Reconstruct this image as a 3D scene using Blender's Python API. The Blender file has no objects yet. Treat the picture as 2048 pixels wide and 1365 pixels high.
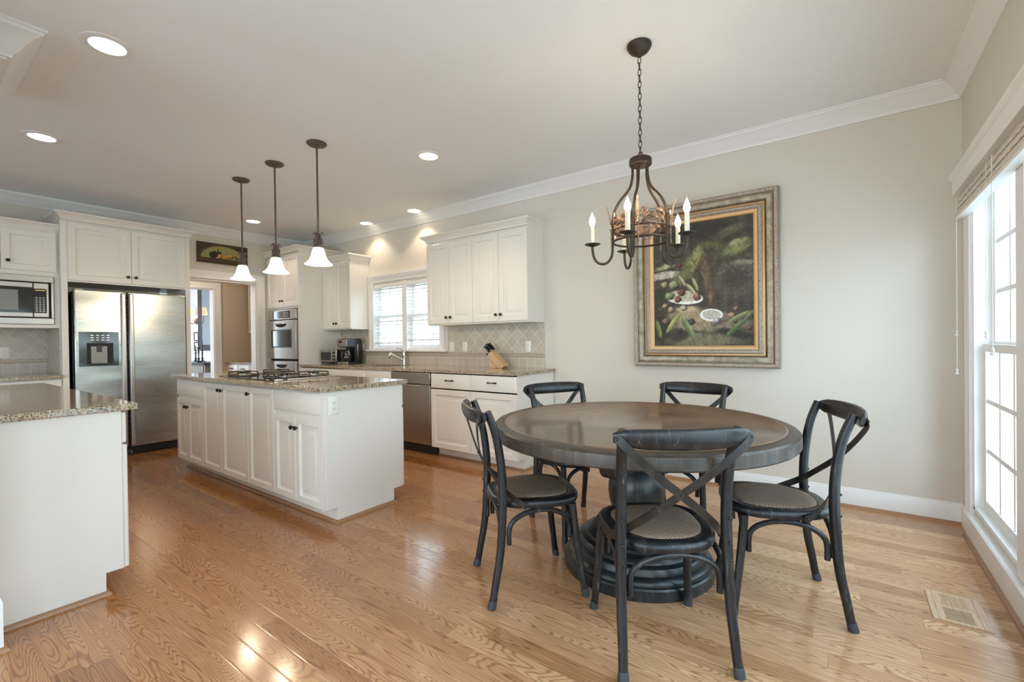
import bpy, bmesh, math, random
import numpy as np
from mathutils import Vector, Matrix
PI = math.pi
random.seed(7)
C = bpy.context.scene.collection
scene = bpy.context.scene

# ------------------------------------------------------------------ camera
CAM_F, CAM_YAW, CAM_PITCH, CAM_ROLL = 910.876, math.radians(36.0475), math.radians(-0.434), math.radians(-0.741)
cy, sy = math.cos(CAM_YAW), math.sin(CAM_YAW)
R0 = Vector((cy, sy, 0)); F0 = Vector((-sy, cy, 0)); U0 = Vector((0, 0, 1))
fwd = F0 * math.cos(CAM_PITCH) + U0 * math.sin(CAM_PITCH)
up = U0 * math.cos(CAM_PITCH) - F0 * math.sin(CAM_PITCH)
rt = R0 * math.cos(CAM_ROLL) + up * math.sin(CAM_ROLL)
up2 = up * math.cos(CAM_ROLL) - R0 * math.sin(CAM_ROLL)
cam_d = bpy.data.cameras.new('camera'); cam = bpy.data.objects.new('camera', cam_d); C.objects.link(cam)
m = Matrix.Identity(4)
for i in range(3):
    m[i][0] = rt[i]; m[i][1] = up2[i]; m[i][2] = -fwd[i]
m[0][3], m[1][3], m[2][3] = 0, 0, 1.2
cam.matrix_world = m
cam_d.sensor_width = 36; cam_d.lens = CAM_F / 2048 * 36; cam_d.shift_y = 6.7 / 2048
cam_d.clip_start = 0.02; cam_d.clip_end = 200
scene.camera = cam
scene.view_settings.view_transform = 'Standard'; scene.view_settings.look = 'None'
scene.view_settings.gamma = 1.0; scene.view_settings.use_curve_mapping = False
scene.view_settings.exposure = 0.0
# ------------------------------------------------------------------ sky
SKY = 8.4
w = bpy.data.worlds.new('sky'); scene.world = w; w.use_nodes = True
wn = w.node_tree; wn.nodes.clear()
wo = wn.nodes.new('ShaderNodeOutputWorld'); wb = wn.nodes.new('ShaderNodeBackground')
tc = wn.nodes.new('ShaderNodeTexCoord'); sx = wn.nodes.new('ShaderNodeSeparateXYZ'); rp = wn.nodes.new('ShaderNodeValToRGB')
wn.links.new(tc.outputs['Generated'], sx.inputs[0]); wn.links.new(sx.outputs[2], rp.inputs[0])
rp.color_ramp.elements[0].position = 0.0; rp.color_ramp.elements[0].color = (0.76, 0.89, 1.0, 1)
rp.color_ramp.elements[1].position = 0.9; rp.color_ramp.elements[1].color = (0.58, 0.79, 1.0, 1)
wn.links.new(rp.outputs[0], wb.inputs[0]); wb.inputs[1].default_value = SKY
wn.links.new(wb.outputs[0], wo.inputs[0])
scene.cycles.use_denoising = True
scene.cycles.max_bounces = 10; scene.cycles.diffuse_bounces = 6; scene.cycles.glossy_bounces = 4
scene.cycles.transparent_max_bounces = 12; scene.cycles.caustics_reflective = False; scene.cycles.caustics_refractive = False
scene.cycles.sample_clamp_indirect = 8.0
# room extents
XA, XW, YB, YF, ZC = -6.96, 0.61, 3.99, -3.2, 2.80
def portal(name, loc, size, rot):
    l = bpy.data.lights.new(name, 'AREA'); l.shape = 'RECTANGLE'; l.size, l.size_y = size
    l.cycles.is_portal = True
    o = bpy.data.objects.new(name, l); o.location = loc; o.rotation_euler = rot; C.objects.link(o)
WINS_R = [(2.83, 3.70), (1.85, 2.72), (0.87, 1.74), (-.15, .72), (-1.25, -0.3), (-2.4, -1.4)]   # openings in the right wall (y0, y1); last three unseen, added to raise daylight
WZ0, WZ1 = 0.19, 2.06
for a_, b_ in WINS_R:
    portal('window_portal', (XW + .16, (a_ + b_) / 2, (WZ0 + WZ1) / 2), (WZ1 - WZ0, b_ - a_), (0, PI / 2, 0))
FRONTW = [(-4.6, -3.4), (-2.6, -1.4), (-1.2, 0.0)]                                 # unseen openings added behind the camera to let in more daylight
for a_, b_ in FRONTW:
    portal('window_portal', ((a_ + b_) / 2, YF - .12, 1.3), (b_ - a_, 1.9), (PI / 2, 0, 0))
portal('window_portal', (-4.62, YB + .12, 1.56), (1.3, .85), (-PI / 2, 0, 0))

# ------------------------------------------------------------------ helpers
def P(mat, name):
    return mat.node_tree.nodes[name]
def mk(name, col=(.8, .8, .8), rough=.5, metal=0, spec=.5, coat=0, emit=None, es=0):
    m = bpy.data.materials.new(name); m.use_nodes = True
    b = m.node_tree.nodes['Principled BSDF']
    b.inputs['Base Color'].default_value = (*col, 1); b.inputs['Roughness'].default_value = rough
    b.inputs['Metallic'].default_value = metal; b.inputs['Specular IOR Level'].default_value = spec
    if coat: b.inputs['Coat Weight'].default_value = coat; b.inputs['Coat Roughness'].default_value = .12
    if emit: b.inputs['Emission Color'].default_value = (*emit, 1); b.inputs['Emission Strength'].default_value = es
    return m
class NT:
    def __init__(s, m): s.m = m; s.t = m.node_tree; s.b = s.t.nodes['Principled BSDF']
    def n(s, typ, **kw):
        nd = s.t.nodes.new(typ)
        for k, v in kw.items():
            if k.startswith('i_'): nd.inputs[int(k[2:])].default_value = v
            else: setattr(nd, k, v)
        return nd
    def l(s, a, b): s.t.links.new(a, b)
    def pos(s, obj=False):
        if obj: return s.n('ShaderNodeTexCoord').outputs['Object']
        return s.n('ShaderNodeNewGeometry').outputs['Position']
    def math(s, op, a, b=None, c=None):
        nd = s.n('ShaderNodeMath', operation=op)
        for i, v in enumerate((a, b, c)):
            if v is None: continue
            if isinstance(v, (int, float)): nd.inputs[i].default_value = v
            else: s.l(v, nd.inputs[i])
        return nd.outputs[0]
    def mapping(s, vec, scale=(1, 1, 1), rot=(0, 0, 0), loc=(0, 0, 0)):
        nd = s.n('ShaderNodeMapping'); nd.inputs['Scale'].default_value = scale; nd.inputs['Rotation'].default_value = rot; nd.inputs['Location'].default_value = loc
        s.l(vec, nd.inputs[0]); return nd.outputs[0]
    def noise(s, vec, scale, detail=4, rough=.55, dist=0):
        nd = s.n('ShaderNodeTexNoise'); nd.inputs['Scale'].default_value = scale; nd.inputs['Detail'].default_value = detail
        nd.inputs['Roughness'].default_value = rough; nd.inputs['Distortion'].default_value = dist
        if vec is not None: s.l(vec, nd.inputs['Vector'])
        return nd.outputs['Fac']
    def ramp(s, fac, stops, interp='LINEAR'):
        nd = s.n('ShaderNodeValToRGB'); cr = nd.color_ramp; cr.interpolation = interp
        while len(cr.elements) < len(stops): cr.elements.new(.5)
        for e, (p, c) in zip(cr.elements, stops): e.position = p; e.color = (*c, 1) if len(c) == 3 else c
        s.l(fac, nd.inputs[0]); return nd.outputs[0]
    def mix(s, fac, a, b, mode='MIX'):
        nd = s.n('ShaderNodeMix', data_type='RGBA', blend_type=mode)
        for sock, v in ((nd.inputs[0], fac), (nd.inputs[6], a), (nd.inputs[7], b)):
            if isinstance(v, (int, float)): sock.default_value = v
            elif isinstance(v, tuple): sock.default_value = (*v, 1)
            else: s.l(v, sock)
        return nd.outputs[2]
    def bump(s, h, strength=.2, dist=.002):
        nd = s.n('ShaderNodeBump'); nd.inputs['Strength'].default_value = strength; nd.inputs['Distance'].default_value = dist
        s.l(h, nd.inputs['Height']); s.l(nd.outputs[0], s.b.inputs['Normal'])
    def col(s, c): s.l(c, s.b.inputs['Base Color'])
    def rough(s, c): s.l(c, s.b.inputs['Roughness'])

M = {}
M['wall'] = mk('painted_wall', (.70, .66, .585), .6)
t = NT(M['wall']); t.bump(t.noise(t.pos(), 180, 2), .08, .001)
M['ceiling'] = mk('ceiling_paint', (.87, .88, .88), .8)
M['hall_wall'] = mk('hall_wall_paint', (.60, .49, .37), .6)
M['dining_wall'] = mk('dining_wall_paint', (.70, .76, .82), .6)
M['trim'] = mk('white_trim_paint', (.84, .835, .825), .32)
M['cab'] = mk('cabinet_paint', (.80, .772, .718), .34)
M['knob'] = mk('bronze_knob', (.035, .028, .022), .35, .8)
M['dark_gap'] = mk('dark_recess', (.012, .012, .012), .7)
M['black'] = mk('black_plastic', (.012, .012, .013), .3)
M['black_glass'] = mk('black_glass', (.01, .012, .012), .08, coat=.5)
M['iron'] = mk('bronze_iron', (.062, .045, .034), .45, .6)
M['iron2'] = mk('pendant_bronze', (.14, .11, .095), .45, .5)
M['copper'] = mk('aged_copper', (.42, .27, .19), .4, .6)
t = NT(M['copper']); t.col(t.ramp(t.noise(t.pos(), 60, 3), [(.35, (.13, .085, .06)), (.65, (.40, .29, .22))]))
M['candle'] = mk('candle_sleeve', (.82, .80, .68), .4)
M['flame'] = mk('flame_bulb', (1, .9, .7), .3, emit=(1, .72, .38), es=14)
M['shade'] = mk('milk_glass', (1, .95, .88), .3, emit=(1, .88, .70), es=3.2)
M['lens'] = mk('downlight_lens', (1, 1, 1), .4, emit=(1, .90, .74), es=9)
M['plate'] = mk('outlet_plate', (.84, .82, .77), .3)
M['slot'] = mk('outlet_slot', (.05, .045, .04), .5)
M['chrome'] = mk('brushed_nickel', (.62, .58, .52), .22, 1)
M['shoe'] = mk('oak_shoe', (.36, .19, .095), .35)
M['screw'] = mk('dark_screw', (.05, .05, .05), .3, .8)
M['rubber'] = mk('rubber_cap', (.035, .042, .05), .5)
M['bamboo'] = mk('beech_block', (.60, .39, .21), .4)
M['cord'] = mk('blind_cord', (.82, .82, .80), .5)
M['blind'] = mk('blind_slat', (.80, .80, .78), .4)
M['lampshade'] = mk('fabric_lampshade', (.8, .5, .3), .7, emit=(1, .50, .22), es=1.6)
M['dkframe'] = mk('dark_frame', (.03, .032, .035), .4)
M['paper'] = mk('framed_paper', (.75, .76, .74), .6)
M['mirror'] = mk('mirror_glass', (.62, .68, .74), .06, 1)
M['ground'] = mk('patio_ground', (.62, .62, .60), .8)
M['foliage'] = mk('foliage', (.10, .20, .06), .7)
t = NT(M['foliage']); t.col(t.ramp(t.noise(t.pos(), 6, 5), [(.35, (.03, .075, .02)), (.65, (.26, .40, .15))]))

def steel(name, horiz=True, base=(.45, .46, .44), rough=.27, wave=True):
    m = mk(name, base, rough, 1); t = NT(m)
    v = t.pos()
    a = t.noise(t.mapping(v, (3, 3, 420) if horiz else (420, 420, 3)), 1, 2)
    t.rough(t.math('MULTIPLY_ADD', a, .14, rough - .07))
    if wave:
        big = t.noise(t.mapping(v, (.6, .9, 2.6)), 1.2, 1)
        t.bump(t.math('ADD', t.math('MULTIPLY', big, 1.0), t.math('MULTIPLY', a, .002)), 1.0, .02)
    return m
M['steel_cradle'] = steel('stainless_cradle', base=(.20, .185, .165), wave=False, rough=.35)
M['steel'] = steel('stainless_steel'); M['steel_flat'] = steel('stainless_flat', base=(.47, .445, .415), wave=False, rough=.34)
M['steel_dark'] = steel('stainless_dishwasher', base=(.42, .38, .34), wave=False, rough=.3)

def granite():
    m = mk('granite', rough=.07, coat=.3); t = NT(m); v = t.pos()
    vo = t.n('ShaderNodeTexVoronoi'); vo.inputs['Scale'].default_value = 230; t.l(v, vo.inputs['Vector'])
    cell = t.n('ShaderNodeSeparateColor'); t.l(vo.outputs['Color'], cell.inputs[0])
    big = t.noise(v, 14, 3)
    k = t.math('ADD', cell.outputs[0], t.math('MULTIPLY', t.math('SUBTRACT', big, .5), .7))
    c1 = t.ramp(k, [(.0, (.025, .02, .018)), (.08, (.13, .09, .065)), (.20, (.34, .25, .17)), (.42, (.54, .44, .32)), (.70, (.64, .56, .46)), (.95, (.44, .42, .39))], 'CONSTANT')
    fine = t.noise(v, 420, 2, .7)
    c2 = t.ramp(fine, [(.38, (.05, .04, .03)), (.47, (.75, .68, .56))])
    t.col(t.mix(.35, c1, c2, 'MULTIPLY'))
    return m
M['granite'] = granite()

def oak():
    m = mk('oak_floor', rough=.2, coat=.12); t = NT(m); v = t.pos()
    sp = t.n('ShaderNodeSeparateXYZ'); t.l(v, sp.inputs[0]); X, Y = sp.outputs[0], sp.outputs[1]
    row = t.math('FLOOR', t.math('DIVIDE', Y, .083))
    wn_ = t.n('ShaderNodeTexWhiteNoise', noise_dimensions='1D'); t.l(row, wn_.inputs['W'])
    xs = t.math('ADD', t.math('DIVIDE', X, 1.15), t.math('MULTIPLY', wn_.outputs[0], 7.3))
    colm = t.math('FLOOR', xs)
    cmb = t.n('ShaderNodeCombineXYZ'); t.l(row, cmb.inputs[0]); t.l(colm, cmb.inputs[1])
    wn2 = t.n('ShaderNodeTexWhiteNoise', noise_dimensions='3D'); t.l(cmb.outputs[0], wn2.inputs['Vector'])
    rnd = wn2.outputs[0]
    # cathedral grain: rings of a stretched, distorted field, shifted per board
    off = t.n('ShaderNodeCombineXYZ'); t.l(t.math('MULTIPLY', rnd, 37.0), off.inputs[0]); t.l(t.math('MULTIPLY', rnd, 11.0), off.inputs[1])
    va = t.n('ShaderNodeVectorMath', operation='ADD'); t.l(v, va.inputs[0]); t.l(off.outputs[0], va.inputs[1])
    base = t.noise(t.mapping(va.outputs[0], (.8, 6.5, 1)), 1.5, 1, .4, .25)
    rings = t.math('PINGPONG', t.math('MULTIPLY', base, 38), .5)
    rings = t.math('MULTIPLY', rings, 2)
    fine = t.noise(t.mapping(va.outputs[0], (6, 190, 1)), 1, 3, .6)
    line = t.ramp(rings, [(.0, (0, 0, 0)), (.55, (1, 1, 1))]); g = t.math('ADD', t.math('MULTIPLY', line, .31), t.math('MULTIPLY', fine, .67))
    cg = t.ramp(g, [(.22, (.16, .056, .018)), (.42, (.285, .112, .036)), (.66, (.41, .180, .062)), (.85, (.47, .225, .085))])
    tone = t.ramp(rnd, [(0, (.74, .66, .60)), (.3, (.95, .90, .86)), (.7, (1.0, 1.0, 1.0)), (1, (1.16, 1.20, 1.22))])
    c = t.mix(1.0, cg, tone, 'MULTIPLY')
    # board edges
    fy = t.math('FRACT', t.math('DIVIDE', Y, .083)); ey = t.math('MINIMUM', fy, t.math('SUBTRACT', 1, fy))
    fx = t.math('FRACT', xs); ex = t.math('MULTIPLY', t.math('MINIMUM', fx, t.math('SUBTRACT', 1, fx)), 13.8)
    e = t.math('MINIMUM', ey, ex)
    ee = t.ramp(e, [(.0, (.45, .40, .36)), (.022, (1, 1, 1))])
    c = t.mix(.7, c, ee, 'MULTIPLY')
    # window daylight painted into the boards: paler and cooler towards the right wall
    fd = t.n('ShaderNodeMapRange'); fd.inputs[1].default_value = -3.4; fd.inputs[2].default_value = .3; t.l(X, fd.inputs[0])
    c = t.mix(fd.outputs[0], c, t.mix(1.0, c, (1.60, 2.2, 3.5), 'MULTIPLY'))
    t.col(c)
    t.rough(t.math('MULTIPLY_ADD', g, -.06, .185))
    t.bump(t.math('ADD', t.math('MULTIPLY', g, .25), t.math('MINIMUM', t.math('MULTIPLY', e, 20), 1)), .12, .002)
    return m
M['oak'] = oak()
M['oak_light'] = mk('oak_vent', (.60, .43, .27), .35)
t = NT(M['oak_light']); t.col(t.ramp(t.noise(t.mapping(t.pos(), (120, 8, 1)), 1, 3), [(.3, (.52, .33, .19)), (.7, (.70, .50, .33))]))

def tile(name, diamond, size, c1, c2, grout, axis='X'):
    m = mk(name, rough=.35); t = NT(m); sp = t.n('ShaderNodeSeparateXYZ'); t.l(t.pos(), sp.inputs[0])
    a = sp.outputs[0] if axis == 'X' else sp.outputs[1]; b = sp.outputs[2]
    if diamond:
        u = t.math('DIVIDE', t.math('ADD', a, b), size * 1.4142); v = t.math('DIVIDE', t.math('SUBTRACT', a, b), size * 1.4142)
    else:
        u = t.math('DIVIDE', a, size); v = t.math('DIVIDE', t.math('SUBTRACT', b, .915), size)
    fu, fv = t.math('FRACT', u), t.math('FRACT', v)
    e = t.math('MINIMUM', t.math('MINIMUM', fu, t.math('SUBTRACT', 1, fu)), t.math('MINIMUM', fv, t.math('SUBTRACT', 1, fv)))
    cb = t.n('ShaderNodeCombineXYZ'); t.l(t.math('FLOOR', u), cb.inputs[0]); t.l(t.math('FLOOR', v), cb.inputs[1])
    wn_ = t.n('ShaderNodeTexWhiteNoise', noise_dimensions='3D'); t.l(cb.outputs[0], wn_.inputs['Vector'])
    ct = t.mix(wn_.outputs[0], c1, c2)
    ct = t.mix(.5, ct, t.ramp(t.noise(t.pos(), 40, 4), [(.3, (.75, .73, .70)), (.7, (1.1, 1.1, 1.1))]), 'MULTIPLY')
    edge = t.ramp(e, [(.018, (0, 0, 0)), (.035, (1, 1, 1))])
    t.col(t.mix(edge, grout, ct)); t.bump(edge, .5, .002)
    return m
TC1, TC2, TG = (.52, .46, .385), (.60, .545, .47), (.72, .69, .62)
M['tile_d'] = tile('diamond_tile', True, .105, TC1, TC2, TG)
M['tile_s'] = tile('square_tile', False, .10, (.55, .48, .40), (.62, .56, .475), TG)
M['tile_dy'] = tile('diamond_tile_side', True, .105, TC1, TC2, TG, 'Y')
M['tile_sy'] = tile('square_tile_side', False, .10, TC1, TC2, TG, 'Y')
M['tile_cap'] = mk('tile_ledge', (.52, .43, .33), .35)

def black_wood(name, a, b, wear, rough=.36, bp=.25):
    m = mk(name, rough=rough); t = NT(m); v = t.pos(True)
    n1 = t.noise(t.mapping(v, (30, 30, 4)), 1, 4, .6); n2 = t.noise(t.mapping(v, (160, 160, 14)), 1, 3, .7)
    c = t.ramp(n1, [(.35, a), (.7, b)])
    wr = t.ramp(n2, [(.56, (0, 0, 0)), (.68, (1, 1, 1))])
    t.col(t.mix(t.math('MULTIPLY', wr, t.ramp(n1, [(.50, (0, 0, 0)), (.66, (.8, .8, .8))])), c, wear))
    
    if bp: t.bump(n2, bp, .001)
    t.rough(t.math('MULTIPLY_ADD', n1, .2 if bp else .04, rough - .08))
    return m
M['chair'] = black_wood('chair_black_wood', (.006, .0065, .008), (.018, .019, .022), (.22, .20, .175), .33)
M['strap'] = black_wood('cross_strap', (.012, .010, .009), (.030, .025, .022), (.16, .13, .11), .36)
M['pedestal'] = black_wood('pedestal_black', (.008, .010, .011), (.02, .024, .025), (.12, .12, .10), .38, 0)
def weave():
    m = mk('woven_rush', rough=.88, spec=.2); t = NT(m); v = t.pos(True)
    w1 = t.n('ShaderNodeTexWave', bands_direction='DIAGONAL', wave_profile='SIN'); w1.inputs['Scale'].default_value = 42; t.l(v, w1.inputs[0]); w1.inputs['Distortion'].default_value = .6
    w2 = t.n('ShaderNodeTexWave', bands_direction='DIAGONAL', wave_profile='SIN'); w2.inputs['Scale'].default_value = 42; t.l(t.mapping(v, (1, -1, 1)), w2.inputs[0]); w2.inputs['Distortion'].default_value = .6
    h = t.math('MULTIPLY', w1.outputs['Fac'], w2.outputs['Fac'])
    n = t.noise(v, 90, 3)
    t.col(t.mix(t.math('ADD', t.math('MULTIPLY', h, .7), t.math('MULTIPLY', n, .35)), (.10, .068, .048), (.43, .31, .225)))
    t.bump(h, .45, .002)
    return m
M['weave'] = weave()
def table_top():
    m = mk('table_top_wood', rough=.25, coat=.5); t = NT(m); v = t.pos(True)
    sp = t.n('ShaderNodeSeparateXYZ'); t.l(v, sp.inputs[0])
    ang = t.math('ARCTAN2', sp.outputs[1], sp.outputs[0]); sec = t.math('MULTIPLY', ang, 8 / (2 * PI)); secf = t.math('FLOOR', sec)
    mid = t.math('MULTIPLY', t.math('ADD', secf, .5), 2 * PI / 8)
    ca_, sa_ = t.math('COSINE', mid), t.math('SINE', mid)
    ru = t.math('ADD', t.math('MULTIPLY', sp.outputs[0], ca_), t.math('MULTIPLY', sp.outputs[1], sa_)); rv = t.math('SUBTRACT', t.math('MULTIPLY', sp.outputs[1], ca_), t.math('MULTIPLY', sp.outputs[0], sa_))
    cm_ = t.n('ShaderNodeCombineXYZ'); t.l(ru, cm_.inputs[0]); t.l(rv, cm_.inputs[1]); t.l(secf, cm_.inputs[2]); wv = cm_.outputs[0]
    n = t.noise(t.mapping(wv, (9, 1.6, 1)), 1, 4, .6, .8); n2 = t.noise(v, 2.2, 3)
    f = t.noise(t.mapping(wv, (120, 6, 1)), 1, 2)
    g = t.math('ADD', t.math('MULTIPLY', n, .6), t.math('MULTIPLY', f, .4))
    c = t.ramp(g, [(.3, (.085, .050, .031)), (.6, (.20, .118, .070)), (.8, (.28, .172, .102))])
    c = t.mix(.6, c, t.ramp(n2, [(.35, (.55, .52, .5)), (.65, (1.15, 1.08, 1.0))]), 'MULTIPLY')
    t.col(c); t.rough(t.math('MULTIPLY_ADD', n2, .2, .2)); t.bump(g, .06, .001)
    return m
M['tabletop'] = table_top()
M['tablerim'] = black_wood('table_rim_wood', (.034, .025, .019), (.068, .049, .036), (.22, .16, .10), .42, 0)
def vcol(name, attr, rough=.55, noise=True):
    m = mk(name, rough=rough); t = NT(m)
    a = t.n('ShaderNodeAttribute'); a.attribute_name = attr
    n = t.noise(t.pos(), 220, 4, .7)
    t.col(t.mix(.35, a.outputs['Color'], t.ramp(n, [(.3, (.55, .55, .55)), (.7, (1.35, 1.35, 1.35))]), 'MULTIPLY'))
    t.bump(n, .4, .002)
    return m
M['painting'] = vcol('oil_paint', 'paint')
def frame_mat(name, a, b, scale, metal=.35):
    m = mk(name, rough=.42, metal=metal); t = NT(m)
    n = t.noise(t.pos(), scale, 5, .7)
    t.col(t.ramp(n, [(.3, a), (.7, b)])); t.bump(n, .6, .003)
    return m
M['silver_orn'] = frame_mat('carved_silver_leaf', (.16, .12, .09), (.58, .49, .40), 130)
M['silver_band'] = frame_mat('silver_leaf_band', (.20, .17, .12), (.50, .44, .34), 14)
M['gold'] = mk('gold_fillet', (.56, .36, .17), .38, .5)
M['shade_weave'] = mk('woven_shade', (.66, .60, .54), .8)
t = NT(M['shade_weave']); t.col(t.ramp(t.noise(t.mapping(t.pos(), (20, 20, 300)), 1, 3), [(.35, (.50, .44, .39)), (.6, (.80, .76, .71))]))
M['brick'] = mk('neighbour_brick', (.45, .25, .2), .8)
t = NT(M['brick']); bt = t.n('ShaderNodeTexBrick'); bt.inputs['Scale'].default_value = 1; bt.inputs['Brick Width'].default_value = .22; bt.inputs['Row Height'].default_value = .075; bt.inputs['Mortar Size'].default_value = .01
bt.inputs['Color1'].default_value = (.36, .17, .13, 1); bt.inputs['Color2'].default_value = (.48, .30, .25, 1); bt.inputs['Mortar'].default_value = (.6, .58, .55, 1)
sp_ = t.n('ShaderNodeSeparateXYZ'); t.l(t.pos(), sp_.inputs[0]); cb_ = t.n('ShaderNodeCombineXYZ'); t.l(t.math('ADD', sp_.outputs[0], sp_.outputs[1]), cb_.inputs[0]); t.l(sp_.outputs[2], cb_.inputs[1]); t.l(cb_.outputs[0], bt.inputs[0]); t.col(bt.outputs[0])
g = bpy.data.materials.new('window_glass'); g.use_nodes = True; gt = g.node_tree; gt.nodes.clear()
go = gt.nodes.new('ShaderNodeOutputMaterial'); gm = gt.nodes.new('ShaderNodeMixShader'); gtr = gt.nodes.new('ShaderNodeBsdfTransparent'); gg = gt.nodes.new('ShaderNodeBsdfGlossy'); lw = gt.nodes.new('ShaderNodeLayerWeight'); pw = gt.nodes.new('ShaderNodeMath')
gg.inputs['Roughness'].default_value = .02; lw.inputs[0].default_value = .5; pw.operation = 'POWER'; pw.inputs[1].default_value = 5.0; gt.links.new(lw.outputs['Facing'], pw.inputs[0]); gtr.inputs[0].default_value = (.95, .98, .98, 1)
gt.links.new(pw.outputs[0], gm.inputs[0]); gt.links.new(gtr.outputs[0], gm.inputs[1]); gt.links.new(gg.outputs[0], gm.inputs[2]); gt.links.new(gm.outputs[0], go.inputs[0])
M['glass'] = g

# ---- mesh builder
class MB:
    def __init__(s, T=None): s.v = []; s.f = []; s.T = T
    def add(s, vs, fs):
        o = len(s.v)
        if s.T is not None: vs = [s.T(*p) for p in vs]
        s.v += [tuple(p) for p in vs]; s.f += [tuple(i + o for i in f) for f in fs]; return s
    def box(s, a, b):
        x0, y0, z0 = a; x1, y1, z1 = b
        return s.add([(x0, y0, z0), (x1, y0, z0), (x1, y1, z0), (x0, y1, z0), (x0, y0, z1), (x1, y0, z1), (x1, y1, z1), (x0, y1, z1)],
                     [(0, 3, 2, 1), (4, 5, 6, 7), (0, 1, 5, 4), (1, 2, 6, 5), (2, 3, 7, 6), (3, 0, 4, 7)])
    def prism(s, poly, axis, a, b):
        """poly: 2D points; extruded along axis ('x','y','z') from a to b"""
        n = len(poly)
        def p3(p, t):
            return {'x': (t, p[0], p[1]), 'y': (p[0], t, p[1]), 'z': (p[0], p[1], t)}[axis]
        vs = [p3(p, a) for p in poly] + [p3(p, b) for p in poly]
        fs = [tuple(range(n))[::-1], tuple(range(n, 2 * n))] + [(i, (i + 1) % n, n + (i + 1) % n, n + i) for i in range(n)]
        return s.add(vs, fs)
    def lathe(s, prof, c=(0, 0, 0), n=32, sx=1, sy=1, cap=True):
        vs = []; fs = []
        for r, z in prof:
            for i in range(n):
                a = 2 * PI * i / n; vs.append((c[0] + r * math.cos(a) * sx, c[1] + r * math.sin(a) * sy, c[2] + z))
        for j in range(len(prof) - 1):
            for i in range(n):
                k = (i + 1) % n; fs.append((j * n + i, j * n + k, (j + 1) * n + k, (j + 1) * n + i))
        if cap:
            fs.append(tuple(range(n))[::-1]); fs.append(tuple(range((len(prof) - 1) * n, len(prof) * n)))
        return s.add(vs, fs)
    def tube(s, pts, r, n=12, closed=False, flat=1.0, smooth=4, upv=None):
        """round (or flattened) tube along a smoothed path; r number or list"""
        P_ = [Vector(p) for p in pts]; rs = list(r) if isinstance(r, (list, tuple)) else [r] * len(P_)
        if smooth and len(P_) > 2:
            Q = []; RR = []; N = len(P_); rng = N if closed else N - 1
            for i in range(rng):
                p0 = P_[(i - 1) % N] if (closed or i > 0) else P_[0]; p1 = P_[i]; p2 = P_[(i + 1) % N]
                p3 = P_[(i + 2) % N] if (closed or i + 2 < N) else P_[-1]
                for k in range(smooth):
                    u = k / smooth
                    Q.append(.5 * ((2 * p1) + (-p0 + p2) * u + (2 * p0 - 5 * p1 + 4 * p2 - p3) * u * u + (-p0 + 3 * p1 - 3 * p2 + p3) * u ** 3))
                    RR.append(rs[i] * (1 - u) + rs[(i + 1) % N] * u)
            if not closed: Q.append(P_[-1]); RR.append(rs[-1])
            P_, rs = Q, RR
        N = len(P_); vs = []; fs = []; ref = None
        for i in range(N):
            a = P_[(i - 1) % N] if (closed or i > 0) else P_[i]; b = P_[(i + 1) % N] if (closed or i < N - 1) else P_[i]
            d = (b - a).normalized()
            if upv is not None: ref = Vector(upv)
            elif ref is None: ref = Vector((0, 0, 1)) if abs(d.z) < .9 else Vector((1, 0, 0))
            x = ref - d * ref.dot(d)
            if x.length < 1e-5: x = d.orthogonal()
            x.normalize()
            if upv is None: ref = x
            y = d.cross(x)
            for k in range(n):
                t_ = 2 * PI * k / n; q = P_[i] + x * (math.cos(t_) * rs[i]) + y * (math.sin(t_) * rs[i] * flat); vs.append(tuple(q))
        for i in range(N if closed else N - 1):
            j = (i + 1) % N
            for k in range(n):
                l = (k + 1) % n; fs.append((i * n + k, i * n + l, j * n + l, j * n + k))
        if not closed: fs.append(tuple(range(n))[::-1]); fs.append(tuple(range((N - 1) * n, N * n)))
        return s.add(vs, fs)
    def cyl(s, a, b, r, n=16, r2=None):
        return s.tube([a, b], [r, r if r2 is None else r2], n, smooth=0)
    def sphere(s, c, r, n=12, sz=1.0):
        prof = [(max(1e-4, r * math.sin(PI * i / n)), -r * sz * math.cos(PI * i / n)) for i in range(n + 1)]
        return s.lathe(prof, c, n * 2)
    def sweep(s, path, prof, closed, fn):
        """mitred moulding: path 2D, profile (offset to the left of travel, height), fn(a, b, h) -> 3D"""
        N = len(path); K = len(prof); vs = []; fs = []
        for i in range(N):
            p = Vector(path[i])
            d1 = (p - Vector(path[i - 1])).normalized() if (closed or i > 0) else None
            d2 = (Vector(path[(i + 1) % N]) - p).normalized() if (closed or i < N - 1) else None
            d1 = d1 or d2; d2 = d2 or d1
            n1 = Vector((-d1.y, d1.x)); n2 = Vector((-d2.y, d2.x)); nn = (n1 + n2); nn = nn / max(1e-6, nn.dot(n1))
            for o, h in prof:
                q = p + nn * o; vs.append(fn(q.x, q.y, h))
        for i in range(N if closed else N - 1):
            j = (i + 1) % N
            for k in range(K):
                l = (k + 1) % K; fs.append((i * K + k, j * K + k, j * K + l, i * K + l))
        if not closed: fs.append(tuple(range(K))); fs.append(tuple(range((N - 1) * K, N * K))[::-1])
        return s.add(vs, fs)
    def panel(s, u0, u1, v0, v1, t=.02, groove=True, raised=True, border=.055):
        """door or drawer front in local (u, v, w): w outwards"""
        if groove:
            L = [(0, 0), (0, t - .004), (.004, t), (border, t), (border + .003, t - .004), (border + .008, t - .015), (border + .020, t - .016), (border + .023, t - .016)]
            if raised: L += [(border + .050, t - .002), (border + .055, t - .002)]
        else:
            L = [(0, 0), (0, t - .006), (.010, t - .001), (.013, t)]
        vs = []; fs = []
        for i, w_ in L:
            vs += [(u0 + i, v0 + i, w_), (u1 - i, v0 + i, w_), (u1 - i, v1 - i, w_), (u0 + i, v1 - i, w_)]
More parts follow.
